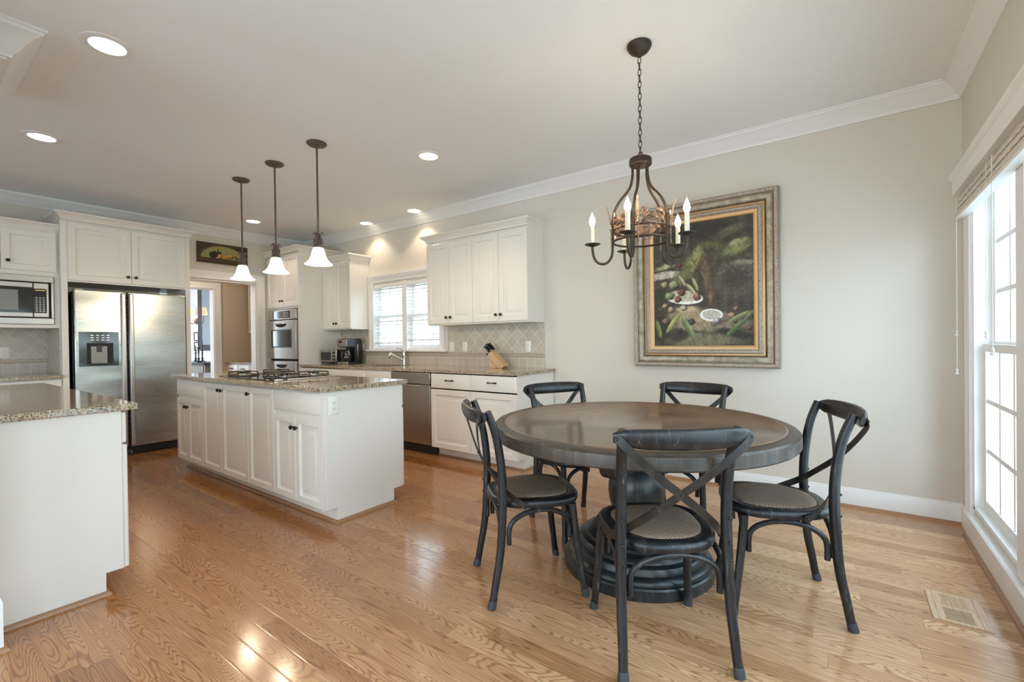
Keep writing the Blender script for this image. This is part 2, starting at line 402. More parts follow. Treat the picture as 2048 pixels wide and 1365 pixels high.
        for j in range(len(L) - 1):
            for k in range(4):
                l = (k + 1) % 4; fs.append((4 * j + k, 4 * j + l, 4 * j + 4 + l, 4 * j + 4 + k))
        fs.append((3, 2, 1, 0)); e = 4 * (len(L) - 1); fs.append((e, e + 1, e + 2, e + 3))
        return s.add(vs, fs)
    def build(s, name, mat, parent=None, bevel=0, local=False, sharp=35, loc=None, rotz=0, seg=2):
        vs = s.v
        if parent is not None:
            if not local:
                ox, oy, oz = wloc(parent); vs = [(x - ox, y - oy, z - oz) for x, y, z in vs]
            off = (0, 0, 0)
        elif local: off = loc or (0, 0, 0)
        else:
            xs, ys, zs = zip(*vs); off = ((min(xs) + max(xs)) / 2, (min(ys) + max(ys)) / 2, min(zs))
            vs = [(x - off[0], y - off[1], z - off[2]) for x, y, z in vs]
        me = bpy.data.meshes.new(name); me.from_pydata(vs, [], s.f)
        bm = bmesh.new(); bm.from_mesh(me); bmesh.ops.recalc_face_normals(bm, faces=bm.faces); bm.to_mesh(me); bm.free()
        me.polygons.foreach_set('use_smooth', [True] * len(me.polygons)); me.set_sharp_from_angle(angle=math.radians(sharp))
        me.materials.append(M[mat] if isinstance(mat, str) else mat)
        o = bpy.data.objects.new(name, me); C.objects.link(o)
        if parent is not None: o.parent = parent
        o.location = off
        if rotz: o.rotation_euler.z = rotz
        if bevel:
            b = o.modifiers.new('bevel', 'BEVEL'); b.width = bevel; b.segments = seg; b.limit_method = 'ANGLE'; b.angle_limit = math.radians(40); b.harden_normals = False
        return o
def wloc(o):
    v = Vector((0, 0, 0))
    while o is not None: v = v + Vector(o.location); o = o.parent
    return v
def tag(o, label, cat, group=None, kind=None):
    if label: o['label'] = label
    if cat: o['category'] = cat
    if group: o['group'] = group
    if kind: o['kind'] = kind
    return o
def thing(name, label, cat, loc=(0, 0, 0), rotz=0, group=None):
    o = bpy.data.objects.new(name, None); o.empty_display_size = .1; C.objects.link(o); o.location = loc; o.rotation_euler.z = rotz
    return tag(o, label, cat, group)
def struct(o): o['kind'] = 'structure'; return o
def box(a, b, T=None): return MB(T).box(a, b)
def copy_tree(o, parent=None):
    c = o.copy(); C.objects.link(c); c.parent = parent
    for ch in list(o.children): copy_tree(ch, c)
    return c

# ================================================================== THE ROOM
struct(box((-14, YF, -.05), (XW + .02, 6, 0)).build('floor', 'oak'))
struct(box((XA - .14, YF - .1, ZC), (XW + .2, YB + .15, ZC + .1)).build('ceiling', 'ceiling'))
def wall_with_holes(name, axis, pos, th, a0, a1, z0, z1, holes, mat):
    """wall slab in plane axis=pos..pos+th, spanning a0..a1; holes (h0,h1,hz0,hz1)"""
    m_ = MB(); cuts = sorted({a0, a1, *[h[0] for h in holes], *[h[1] for h in holes]})
    for u, v in zip(cuts[:-1], cuts[1:]):
        segs = [(z0, z1)]
        for h in holes:
            if h[0] <= u + 1e-6 and v <= h[1] + 1e-6: segs = [(z0, h[2]), (h[3], z1)]
        for p, q in segs:
            if q - p < 1e-4: continue
            lo, hi = min(pos, pos + th), max(pos, pos + th)
            if axis == 'x': m_.box((lo, u, p), (hi, v, q))
            else: m_.box((u, lo, p), (v, hi, q))
    return struct(m_.build(name, mat))
KW = (-5.27, -3.98, 1.12, 2.00)      # kitchen window opening
DO = (2.02, 3.198, 0, 2.085)          # doorway opening in the fridge wall
wall_with_holes('wall_back', 'y', YB + .0005, .14, XA - .14, XW + .2, 0, ZC, [KW], 'wall')
wall_with_holes('wall_left', 'x', XA - .0005, -.14, YF, YB, 0, ZC, [DO], 'wall')
wall_with_holes('wall_right', 'x', XW, .18, YF, YB, 0, ZC, [(a, b, WZ0, WZ1) for a, b in WINS_R], 'wall')
wall_with_holes('wall_front', 'y', YF, -.14, XA - .14, XW + .2, 0, ZC, [(a, b, .35, 2.25) for a, b in FRONTW], 'wall')

CROWN = [(0, 0), (0, -.115), (.012, -.115), (.016, -.100), (.030, -.088), (.045, -.060), (.068, -.034), (.088, -.022), (.092, -.012), (.100, -.012), (.100, 0)]
def zmap(z): return lambda a, b, h: (a, b, z + h)
# room crown, walked so that the room lies to the left
struct(MB().sweep([(XW, YF), (XW, YB), (XA, YB), (XA, YF)], CROWN, False, zmap(ZC)).build('trim_1', 'trim'))
BASEB = [(0, 0), (0, .135), (.006, .135), (.010, .120), (.014, .112), (.016, .108), (.016, 0)]
SHOE = [(.016, 0), (.016, .019), (.024, .017), (.031, .009), (.033, 0)]
struct(MB().sweep([(XW, YB), (-2.36, YB)], BASEB, False, zmap(0)).build('baseboard_back', 'trim'))
struct(MB().sweep([(XW - .012, YB), (-2.36, YB)], SHOE, False, zmap(0)).build('trim_2', 'shoe'))
# low sill box that runs under the windows of the right wall
struct(MB().sweep([(XW, 3.74), (XW, YB)], BASEB, False, zmap(0)).build('baseboard_right', 'trim'))
SILL = [(0, 0), (0, .165), (.032, .165), (.040, .158), (.040, .146), (.034, .140), (.034, .128), (.026, .122), (.026, 0)]
struct(MB().sweep([(XW, YF + .1), (XW, 3.765)], SILL, False, zmap(0)).build('trim_3', 'trim'))
struct(MB().sweep([(XW - .010, YF + .1), (XW - .010, 3.775)], SHOE, False, zmap(0)).build('trim_4', 'shoe'))
# ceiling header that ends above the peninsula, with its crown
struct(box((-4.08, YF, ZC - .16), (-3.375, .375, ZC)).build('trim_5', 'trim'))
struct(MB().sweep([(-4.08, YF), (-4.08, .375), (-3.375, .375), (-3.375, YF)][::-1], [(-o * 1.3, h * 1.3) for o, h in CROWN], False, zmap(ZC)).build('trim_6', 'trim'))
# wall stub the peninsula runs into
struct(box((-2.96, -1.2, 0), (-2.705, .236, ZC)).build('wall_stub', 'wall'))
struct(MB().sweep([(-2.705, -1.2), (-2.705, .236), (-2.96, .236)], [(-o * 1.3, h * 1.8) for o, h in BASEB], False, zmap(0)).build('baseboard_stub', 'trim'))
struct(MB().sweep([(-2.705, -1.2), (-2.705, .236), (-2.96, .236)], [(-o - .004, h) for o, h in SHOE], False, zmap(0)).build('trim_7', 'shoe'))

CASING = [(0, 0), (0, .012), (.006, .020), (.018, .020), (.024, .016), (.060, .020), (.068, .026), (.078, .028), (.090, .028), (.092, .022), (.092, 0)]
# ------------------------------------------------------------------ windows of the right wall
def big_window(idx, y0, y1):
    x0, x1 = XW + .03, XW + .075
    fr = MB()
    for a, b in ((y0, y0 + .02), (y1 - .02, y1)): fr.box((XW - .004, a, WZ0), (XW + .14, b, WZ1))
    fr.box((XW - .004, y0, WZ1 - .02), (XW + .14, y1, WZ1)); fr.box((XW - .004, y0, WZ0), (XW + .14, y1, WZ0 + .02))
    W = struct(fr.build('window_%d' % idx, 'trim'))
    def sash(nm, xa, xb, z0, z1, rows):
        s = MB(); ya, yb = y0 + .02, y1 - .02
        for a, b in ((ya, ya + .045), (yb - .045, yb)): s.box((xa, a, z0), (xb, b, z1))
        s.box((xa, ya + .045, z0), (xb, yb - .045, z0 + .055)); s.box((xa, ya + .045, z1 - .042), (xb, yb - .045, z1))
        g0, g1 = ya + .045, yb - .045
        for k in (1, 2):
            yy = g0 + (g1 - g0) * k / 3; s.box((xa + .008, yy - .012, z0 + .055), (xb - .008, yy + .012, z1 - .042))
        for k in range(1, rows):
            zz = z0 + .055 + (z1 - .042 - z0 - .055) * k / rows; s.box((xa + .0085, g0, zz - .012), (xb - .0085, g1, zz + .012))
        o = s.build(nm, 'trim', W)
        box(((xa + xb) / 2 - .002, g0, z0 + .055), ((xa + xb) / 2 + .002, g1, z1 - .042)).build('glass', 'glass', o)
    sash('lower_sash', XW + .035, XW + .070, WZ0 + .02, 1.148, 3)
    sash('upper_sash', XW + .074, XW + .108, 1.108, WZ1 - .02, 3)
    return W
for i, (a, b) in enumerate(WINS_R): big_window(i + 1, a, b)
# casing around the triple window and mullion boards between the sashes
m_ = MB()
fnR = lambda a, b, h: (XW - h, a, b)
m_.sweep([(3.70, WZ0 - .03), (3.70, WZ1), (.87, WZ1), (.87, WZ0 - .03)], [(-o, h) for o, h in CASING], False, fnR)
for a, b in ((2.72, 2.83), (1.74, 1.85)): m_.box((XW - .016, a, WZ0 - .02), (XW, b, WZ1))
struct(m_.build('trim_8', 'trim'))
# header cornice above it
m_ = MB(); m_.box((XW - .075, .74, 2.035), (XW, 3.80, 2.125))
m_.sweep([(3.80, 2.125), (.74, 2.125)], [(0, 0), (0, .077), (-.014, .092), (-.026, .092), (-.030, 0)], False, fnR)
m_.box((XW - .022, .76, 2.15), (XW, 3.79, 2.20)); m_.box((XW - .034, .75, 2.20), (XW, 3.80, 2.215))
struct(m_.build('trim_9', 'trim'))
# woven shade gathered up under the cornice
sh = thing('roman_shade', 'woven white roman shade gathered up under the cornice of the big right window', 'window shade', (XW - .04, 2.3, 1.90))
m_ = MB()
for k in range(9):
    zz = 2.035 - k * .014; d = .010 + .0035 * (k % 3) + .002 * k
    m_.box((XW - .030 - d, .90, zz - .0125), (XW - .026 + .4 * d, 3.785, zz))
m_.build('gathered_folds', 'shade_weave', sh)
box((XW - .062, .90, 1.893), (XW - .018, 3.785, 1.912)).build('bottom_bar', 'trim', sh)
for (yy, zb, zs) in ((3.765, .985, .94), (3.765, 1.215, 1.20), (3.02, 1.15, 1.09), (2.96, 1.21, 1.15)):
    pass
def pull_cord(px_y, x, zt, zb, label):
    o = thing('pull_cord', label, 'cord', (x, px_y, zb), group=None)
    MB().tube([(x, px_y, zt), (x + .001, px_y + .002, (zt + zb) / 2), (x, px_y, zb + .03)], .0018, 6, smooth=3).build('cord', 'cord', o)
    MB().lathe([(.003, .034), (.006, .030), (.007, .022), (.004, .016), (.007, .010), (.009, .002), (.007, 0)], (x, px_y, zb), 12).build('tassel', 'cord', o)
pull_cord(3.79, XW - .058, 2.02, 1.195, 'short white shade cord beside the left casing of the big window')
pull_cord(3.775, XW - .060, 2.02, .965, 'long white shade cord beside the left casing of the big window')
pull_cord(3.10, XW - .055, 2.02, 1.185, 'white shade cord with tassel hanging against the upper sash, above the meeting rail')
pull_cord(2.97, XW - .060, 2.02, 1.105, 'white shade cord hanging nearest the photo edge, in front of the meeting rail')

# ------------------------------------------------------------------ kitchen window in the back wall
m_ = MB(); fnB = lambda a, b, h: (a, YB - h, b)
m_.sweep([(-5.258, 1.105), (-5.258, 2.02), (-3.992, 2.02), (-3.992, 1.105)], CASING, False, fnB)
m_.box((-5.355, YB - .035, 2.105), (-3.895, YB, 2.130))
struct(m_.build('trim_10', 'trim'))
struct(box((-5.40, YB - .055, 1.080), (-3.85, YB + .05, 1.106)).build('trim_11', 'trim', bevel=.005))
m_ = MB().box((-4.66, YB - .018, 1.105), (-4.575, YB + .10, 2.005)); struct(m_.build('trim_12', 'trim'))
m_ = MB()
m_.box((-5.27, YB, 1.12), (-5.255, YB + .14, 2.0)); m_.box((-3.995, YB, 1.12), (-3.98, YB + .14, 2.0)); m_.box((-5.27, YB, 1.985), (-3.98, YB + .14, 2.0)); m_.box((-5.27, YB + .02, 1.104), (-3.98, YB + .14, 1.122))
struct(m_.build('trim_13', 'trim'))
def small_window(idx, x0, x1):
    z0, z1, zm = 1.122, 1.985, 1.555
    W = None
    for nm, ya, za, zb in (('window_%d' % idx, YB + .055, z0, zm + .02), ('upper_sash', YB + .09, zm - .02, z1)):
        s = MB(); yb = ya + .03
        for a, b in ((x0, x0 + .04), (x1 - .04, x1)): s.box((a, ya, za), (b, yb, zb))
        s.box((x0 + .04, ya, za), (x1 - .04, yb, za + .045)); s.box((x0 + .04, ya, zb - .035), (x1 - .04, yb, zb))
        g0, g1 = x0 + .04, x1 - .04
        for k in (1, 2): xx = g0 + (g1 - g0) * k / 3; s.box((xx - .008, ya + .006, za + .045), (xx + .008, yb - .006, zb - .035))
        zz = (za + zb) / 2; s.box((g0, ya + .0065, zz - .008), (g1, yb - .0065, zz + .008))
        o = s.build(nm, 'trim', W)
        if W is None: W = struct(o)
        box((g0, (ya + yb) / 2 - .002, za + .045), (g1, (ya + yb) / 2 + .002, zb - .035)).build('glass', 'glass', o)
small_window(7, -5.255, -4.66); small_window(8, -4.575, -3.995)
def blind(x0, x1, zbot, label):
    o = thing('window_blind', label, 'blind', ((x0 + x1) / 2, YB + .02, zbot), group='slatted blinds in the kitchen window')
    box((x0, YB - .012, 1.945), (x1, YB + .045, 1.985)).build('headrail', 'trim', o, bevel=.003)
    m_ = MB(); n = int((1.94 - zbot - .02) / .041)
    for k in range(n):
        zz = 1.925 - k * (1.925 - zbot - .03) / (n - 1)
        a = .52
        c, s_ = .024 * math.cos(a), .024 * math.sin(a); yc = YB + .018
        m_.add([(x0 + .004, yc - c, zz - s_), (x1 - .004, yc - c, zz - s_), (x1 - .004, yc + c, zz + s_), (x0 + .004, yc + c, zz + s_),
                (x0 + .004, yc - c, zz - s_ + .003), (x1 - .004, yc - c, zz - s_ + .003), (x1 - .004, yc + c, zz + s_ + .003), (x0 + .004, yc + c, zz + s_ + .003)],
               [(0, 3, 2, 1), (4, 5, 6, 7), (0, 1, 5, 4), (1, 2, 6, 5), (2, 3, 7, 6), (3, 0, 4, 7)])
    m_.build('slats', 'blind', o)
    box((x0 + .002, YB - .008, zbot - .008), (x1 - .002, YB + .040, zbot + .014)).build('bottom_rail', 'trim', o, bevel=.003)
    for xx in (x0 + .10, x1 - .10): box((xx - .002, YB - .010, zbot), (xx + .002, YB - .008, 1.95)).build('ladder_cord', 'cord', o)
    MB().cyl((x0 + .05, YB - .014, 1.94), (x0 + .05, YB - .014, 1.50), .003, 6).build('tilt_wand', 'cord', o)
blind(-5.25, -4.665, 1.190, 'white slatted blind in the left half of the kitchen window')
blind(-4.570, -4.0, 1.225, 'white slatted blind in the right half of the kitchen window, raised a little higher')

# ------------------------------------------------------------------ doorway in the fridge wall
m_ = MB(); fnA = lambda a, b, h: (XA + h, a, b)
m_.sweep([(DO[0], 0), (DO[0], DO[3]), (DO[1], DO[3]), (DO[1], 0)][::-1], [(-o * 1.25 - .006, h) for o, h in CASING], False, fnA)
m_.box((XA - .14, DO[0], DO[3] - .014), (XA + .002, DO[1], DO[3])); m_.box((XA - .14, DO[0], 0), (XA + .002, DO[0] + .014, DO[3])); m_.box((XA - .14, DO[1] - .014, 0), (XA + .002, DO[1], DO[3]))
struct(m_.build('door_1', 'trim'))
# pantry passage behind it
HX = -8.36
struct(box((HX, 1.2, 2.46), (XA - .14, YB, 2.56)).build('ceiling_hall', 'ceiling'))
wall_with_holes('wall_hall_end', 'x', HX, -.14, 1.2, YB, 0, 2.56, [(2.35, 3.175, 0, 2.11)], 'hall_wall')
struct(box((HX - .14, 1.06, 0), (XA - .14, 1.2, 2.56)).build('wall_hall_side', 'hall_wall'))
struct(box((HX - .14, YB, 0), (XA - .14, YB + .14, 2.56)).build('wall_hall_back', 'hall_wall'))
m_ = MB(); fnH = lambda a, b, h: (HX + h, a, b)
m_.sweep([(2.35, 0), (2.35, 2.11), (3.175, 2.11), (3.175, 0)][::-1], [(-o * 1.1, h) for o, h in CASING], False, fnH)
m_.box((HX - .14, 2.35, 2.10), (HX + .002, 3.175, 2.11)); m_.box((HX - .14, 3.165, 0), (HX + .002, 3.175, 2.11)); m_.box((HX - .14, 2.35, 0), (HX + .002, 2.36, 2.11))
struct(m_.build('door_2', 'trim'))
# dining room beyond
struct(box((-13.2, 1.0, 2.7), (HX - .14, YB + .14, 2.8)).build('ceiling_dining', 'ceiling'))
struct(box((-13.2, YB, 0), (HX - .14, YB + .14, 2.8)).build('wall_dining_back', 'dining_wall'))
struct(box((-13.2, 1.0, 0), (-13.06, YB, 2.8)).build('wall_dining_end', 'dining_wall'))
struct(box((-13.06, YB - .012, 0), (HX - .14, YB, .98)).build('trim_14', 'trim'))
m_ = MB().box((-13.06, YB - .03, .98), (HX - .14, YB, 1.02)); struct(m_.build('trim_15', 'trim'))
wall_with_holes('wall_dining_front', 'y', 1.0, -.14, -13.2, HX - .14, 0, 2.8, [(-12.6, -9.6, .4, 2.5)], 'dining_wall')  # unseen opening, added and sized to light the dining room
portal('window_portal', (-11.1, .84, 1.45), (3.0, 2.1), (PI / 2, 0, 0))
struct(box((-10.9, -1.0, -.1), (-8.5, 1.0, -.02)).build('floor_terrace', 'ground'))
l = bpy.data.lights.new('pantry_fill', 'POINT'); l.energy = 14; l.color = (1, .85, .68); l.shadow_soft_size = .08  # out-of-view lamp, added to brighten the pantry
pl_ = thing('added_globe', 'unseen white globe light added on the pantry ceiling to brighten the passage', 'ceiling light', (-7.7, 2.5, 2.46))
MB().lathe([(.06, 0), (.06, -.015), (.05, -.02)], (-7.7, 2.5, 2.46), 20).build('base', 'trim', pl_)
MB().sphere((-7.7, 2.5, 2.39), .055, 10).build('globe', 'shade', pl_)
lo = bpy.data.objects.new('bulb', l); C.objects.link(lo); lo.parent = pl_; lo.location = (0, 0, -.16)

# ================================================================== CABINETRY
KNOBP = [(.005, 0), (.005, .008), (.009, .012), (.0155, .016), (.016, .021), (.012, .026), (.004, .028)]
def face_T(kind, plane):
    """map (u, v, w) with w outwards to world. kind: '-y' front looks to the camera side, '+x' looks right, '+y' looks back, '-x'"""
    if kind == '-y': return lambda u, v, w_: (u, plane - w_, v)
    if kind == '+y': return lambda u, v, w_: (u, plane + w_, v)
    if kind == '+x': return lambda u, v, w_: (plane + w_, u, v)
def knob(T, u, v, w0, parent):
    n = 14; vs = []; fs = []
    for r, h in KNOBP:
        for i in range(n): a = 2 * PI * i / n; vs.append((u + r * math.cos(a), v + r * math.sin(a), w0 + h))
    K = len(KNOBP)
    for j in range(K - 1):
        for i in range(n): k = (i + 1) % n; fs.append((j * n + i, j * n + k, (j + 1) * n + k, (j + 1) * n + i))
    fs.append(tuple(range(n))); fs.append(tuple(range((K - 1) * n, K * n)))
    return MB(T).add(vs, fs).build('knob', 'knob', parent)
def bar_pull(T, u, v, w0, parent):
    m_ = MB(T)
    m_.tube([(u - .045, v, w0), (u - .043, v, w0 + .018), (u - .02, v, w0 + .026), (u + .02, v, w0 + .026), (u + .043, v, w0 + .018), (u + .045, v, w0)], [.006, .009, .0045, .0045, .009, .006], 8)
    for s in (-1, 1): m_.tube([(u + s * .055, v, w0 + .006), (u + s * .043, v, w0 + .012), (u + s * .03, v, w0 + .018)], [.004, .009, .005], 8)
    return m_.build('handle', 'knob', parent)
def door(T, u0, u1, v0, v1, parent, kn=None, t=.02, border=.055, name='door', g=.0015):
    d = MB(T).panel(u0 + g, u1 - g, v0 + g, v1 - g, t, border=border).build(name, 'cab', parent)
    if kn: knob(T, kn[0], kn[1], t, d)
    return d
def drawer(T, u0, u1, v0, v1, parent, pull=None, t=.02, g=.0015):
    d = MB(T).panel(u0 + g, u1 - g, v0 + g, v1 - g, t, groove=False).build('drawer', 'cab', parent)
    if pull == 'bar': bar_pull(T, (u0 + u1) / 2, (v0 + v1) / 2 + .01, t, d)
    if pull == 'knob': knob(T, (u0 + u1) / 2, (v0 + v1) / 2, t, d)
    return d
def worktop(name, poly, z, th, label, hole=None):
    m_ = MB()
    if hole is None: m_.prism(poly, 'z', z - th, z)
    o = m_.build(name, 'granite', bevel=.004); return tag(o, label, 'worktop')
ZT = .915; TH = .032; ZU = ZT - TH - .002      # worktop top, thickness, cabinet top
ZD = .105                                       # bottom of doors

# ---- island: doors look to -y, plain end looks to +x
IY0, IY1, IX1 = 1.661, 2.316, -2.742
IDP = IY0 + .02   # carcass plane behind 20 mm doors
T = face_T('-y', IDP)
def island_unit(x0, x1, label, doors, has_drawer, end=False):
    o = thing('base_cabinet', label, 'cabinet', ((x0 + x1) / 2, (IY0 + IY1) / 2, 0), group=None)
    m_ = MB(); m_.box((x0 + .001, IDP, ZD), (x1 - .001, IY1, ZU)); m_.box((x0 + .001, IY0 + .095, .0), (x1 - .001, IY1 - .09, ZD))
    m_.build('carcass', 'cab', o)
    top = ZU - .012
    if has_drawer: drawer(T, x0, x1, .722, top, o); top = .694
    for (a, b, ks) in doors:
        ku = b - .028 if ks == 'r' else a + .028
        door(T, a, b, ZD, top, o, kn=(ku, top - (.075 if has_drawer else .055)), border=.045)
    if end:
        P_ = [(IY0 - .002, ZD), (IY0 + .095, ZD), (IY0 + .095, 0), (IY1 - .09, 0), (IY1 - .09, ZD), (IY1 - .0, ZD), (IY1, ZU), (IY0 - .002, ZU)]
        P_ = [(IDP, ZD), (IY0 + .093, ZD), (IY0 + .093, 0), (IY1 - .088, 0), (IY1 - .088, ZD), (IY1, ZD), (IY1, ZU), (IDP, ZU)]
        MB().prism(P_, 'x', x1 - .001, x1 + .008).build('end_panel', 'cab', o)
        box((x1 - .02, IDP, ZD), (x1 + .006, IY0 - .002, ZU)).build('end_panel', 'cab', o)
        m2 = MB(face_T('+y', IY1))
        MB(face_T('+y', IY1)).panel(x0 + .002, x1, ZD, .70, .02).build('door', 'cab', o)
        MB(face_T('+y', IY1)).panel(x0 + .002, x1, .722, ZU - .012, .02, groove=False).build('drawer', 'cab', o)
    return o
island_unit(-5.263, -4.651, 'island cabinet at the fridge end, narrow drawer over two small doors', [(-5.263, -4.998, 'r'), (-4.998, -4.651, 'l')], True)
island_unit(-4.651, -3.784, 'full-height double-door island cabinet under the cooktop, knobs side by side', [(-4.651, -4.26, 'r'), (-4.26, -3.784, 'l')], False)
island_unit(-3.784, -3.379, 'single full-height door island cabinet with knob at its upper left', [(-3.784, -3.379, 'l')], False)
island_unit(-3.379, IX1, 'island cabinet at the near end with plain end panel, drawer over two doors', [(-3.379, -3.079, 'r'), (-3.079, IX1, 'l')], True, end=True)
tag(MB().sweep([(-5.262, IY0 + .095), (IX1 + .008, IY0 + .095), (IX1 + .008, IY1 - .09), (-5.262, IY1 - .09)], [(-.001, 0), (-.001, .02), (-.009, .018), (-.016, .010), (-.018, 0)], True, zmap(0)).build('shoe_molding', 'shoe'), 'stained oak shoe moulding along the foot of the kitchen island', 'moulding')
worktop('granite_worktop', [(-5.302, 1.630), (-2.70, 1.630), (-2.70, 2.345), (-5.302, 2.345)], ZT, TH, 'speckled granite worktop of the island with the cooktop set in it')

def outlet(kind, T, u, v, label, w_=.070, h_=.115):
    o = thing('power_outlet' if kind != 'switch' else 'light_switch', label, 'outlet' if kind != 'switch' else 'switch', T(u, v, 0))
    MB(T).panel(u - w_ / 2, u + w_ / 2, v - h_ / 2, v + h_ / 2, .006, groove=False).build('plate', 'plate', o)
    if kind == 'outlet':
        for s in (-.0195, .0195):
            f = MB(T); vs = [(u + .0165 * math.cos(a), v + s + .0145 * math.sin(a)) for a in [2 * PI * i / 20 for i in range(20)]]
            f.add([(x, y, .006) for x, y in vs] + [(x, y, .008) for x, y in vs], [tuple(range(20, 40))] + [(i, (i + 1) % 20, 20 + (i + 1) % 20, 20 + i) for i in range(20)])
            r = f.build('receptacle', 'plate', o)
            q = MB(T)
            for du in (-.006, .006): q.box((u + du - .001, v + s - .001, .0078), (u + du + .001, v + s + .007, .0086))
            q.box((u - .002, v + s - .010, .0078), (u + .002, v + s - .006, .0086)); q.build('slots', 'slot', r)
    else:
        MB(T).box((u - .016, v - .033, .005), (u + .016, v + .033, .009)).build('rocker', 'plate', o, bevel=.001)
    return o
outlet('outlet', face_T('+x', IX1 + .008), 1.740, .785, 'white power outlet on the end panel of the island', .078, .125)

# ---- cooktop
ck = thing('gas_cooktop', 'black glass gas cooktop with steel side trim set in the island worktop', 'cooktop', (-3.98, 2.0, ZT))
box((-4.47, 1.735, ZT + .0005), (-3.50, 2.285, ZT + .008)).build('glass_top', 'black_glass', ck, bevel=.003)
for xa, xb in ((-4.482, -4.468), (-3.502, -3.488)): box((xa, 1.730, ZT + .0005), (xb, 2.29, ZT + .013)).build('side_trim', 'chrome', ck, bevel=.002)
for k in range(5):
    kx = -4.30 + k * .075
    MB().lathe([(.018, .008), (.018, .014), (.013, .018), (.013, .032), (.0, .033)], (kx + .55, 1.79, ZT), 16, cap=True).build('control_knob', 'black', ck)
for bx, by, br in ((-4.30, 1.86, .050), (-4.30, 2.15, .045), (-3.985, 2.02, .058), (-3.67, 2.15, .050), (-3.67, 1.89, .045)):
    bn = MB().lathe([(br + .035, .008), (br + .04, .012), (br + .02, .016), (br, .018), (br, .028), (br - .008, .034), (.004, .036)], (bx, by, ZT), 28).build('burner', 'chrome', ck)
    MB().lathe([(br - .004, .034), (br - .006, .042), (.004, .044)], (bx, by, ZT), 24).build('burner_cap', 'black', bn)
    g_ = MB(); R_ = br + .068
    g_.tube([(bx + R_ * math.cos(a), by + R_ * math.sin(a), ZT + .013) for a in [2 * PI * i / 16 for i in range(16)]], .0085, 6, closed=True, smooth=2)
    for q in range(4):
        a = PI / 4 + q * PI / 2; ca, sa = math.cos(a), math.sin(a)
        g_.tube([(bx + R_ * ca, by + R_ * sa, ZT + .010), (bx + R_ * ca, by + R_ * sa, ZT + .036), (bx + (R_ - .012) * ca, by + (R_ - .012) * sa, ZT + .044), (bx + .022 * ca, by + .022 * sa, ZT + .047)], .0062, 6, smooth=2)
    g_.build('grate', 'iron', ck)

# ---- back run
BX0, BX1 = -6.035, -2.388
BYF = 3.353
T = face_T('-y', BYF)
CY = BYF + .002
def base_unit(x0, x1, label, ndoor, pull='bar', end=False, kn=None, drawers=1):
    o = thing('base_cabinet', label, 'cabinet', ((x0 + x1) / 2, (CY + YB) / 2, 0))
    m_ = MB(); m_.box((x0 + .001, CY, ZD), (x1 - .001, YB - .012, .70 if drawers == 2 else ZU)); m_.box((x0 + .001, CY, .69), (x1 - .001, CY + .03, ZU)); m_.box((x0 + .001, CY + .09, 0), (x1 - .001, YB - .012, ZD)); m_.build('carcass', 'cab', o)
    TT = face_T('-y', CY)
    wd = (x1 - x0) / drawers
    for k in range(drawers): drawer(TT, x0 + k * wd, x0 + (k + 1) * wd, .722, ZU - .008, o, pull)
    wd = (x1 - x0) / ndoor
    for k in range(ndoor):
        a, b = x0 + k * wd, x0 + (k + 1) * wd
        side = (b - .03) if (k == 0) else (a + .03)
        door(TT, a, b, ZD, .712, o, kn=(side, .66) if kn else None)
    if end:
        P_ = [(CY - .0, ZD), (CY + .092, ZD), (CY + .092, 0), (YB - .012, 0), (YB - .012, ZU), (CY - .0, ZU)]
        MB().prism(P_, 'x', x1 - .001, x1 + .007).build('end_panel', 'cab', o)
    return o
base_unit(BX0, -5.041, 'base cabinet next to the oven cabinet, below the toaster oven', 2, None, kn=True)
base_unit(-5.041, -4.118, 'sink base cabinet left of the dishwasher, two plain false fronts', 2, None, kn=True, drawers=2)
base_unit(-3.484, -2.939, 'base cabinet just right of the dishwasher, one drawer over one door', 1)
base_unit(-2.939, BX1, 'base cabinet at the right end of the back run, with plain white side panel', 1, end=True)
tag(MB().sweep([(-3.484, CY + .09), (BX1 + .007, CY + .09), (BX1 + .007, YB - .012)], [(-.001, 0), (-.001, .016), (-.008, .014), (-.014, .008), (-.015, 0)], False, zmap(0)).build('shoe_molding', 'shoe'), 'stained oak shoe moulding along the foot of the back cabinet run', 'moulding')
# worktop with a sink cut-out
wt = MB(); SX0, SX1, SY0, SY1 = -5.02, -4.32, 3.46, 3.86
WX0, WX1, WY0, WY1 = BX0 - .0, -2.358, 3.325, YB - .012
for a, b in (((WX0, WY0), (SX0, WY1)), ((SX1, WY0), (WX1, WY1)), ((SX0, WY0), (SX1, SY0)), ((SX0, SY1), (SX1, WY1))):
    wt.box((a[0], a[1], ZT - TH), (b[0], b[1], ZT))
tag(wt.build('granite_worktop', 'granite'), 'speckled granite worktop along the back wall under the kitchen window', 'worktop')
sk = thing('kitchen_sink', 'sink sunk into the back worktop under the kitchen window', 'sink', (-4.67, 3.66, ZT - .20))
m_ = MB(); e = .012
m_.box((SX0 - e, SY0 - e, ZT - .20), (SX1 + e, SY1 + e, ZT - .19)); m_.box((SX0 - e, SY0 - e, ZT - .19), (SX0 - .0005, SY1 + e, ZT - TH - .001)); m_.box((SX1 + .0005, SY0 - e, ZT - .19), (SX1 + e, SY1 + e, ZT - TH - .001))
m_.box((SX0 - .0005, SY0 - e, ZT - .19), (SX1 + .0005, SY0 - .0005, ZT - TH - .001)); m_.box((SX0 - .0005, SY1 + .0005, ZT - .19), (SX1 + .0005, SY1 + e, ZT - TH - .001))
m_.build('basin', 'steel_flat', sk); MB().lathe([(.03, .011), (.035, .014), (.01, .013)], (-4.67, 3.66, ZT - .20), 16).build('drain', 'chrome', sk)
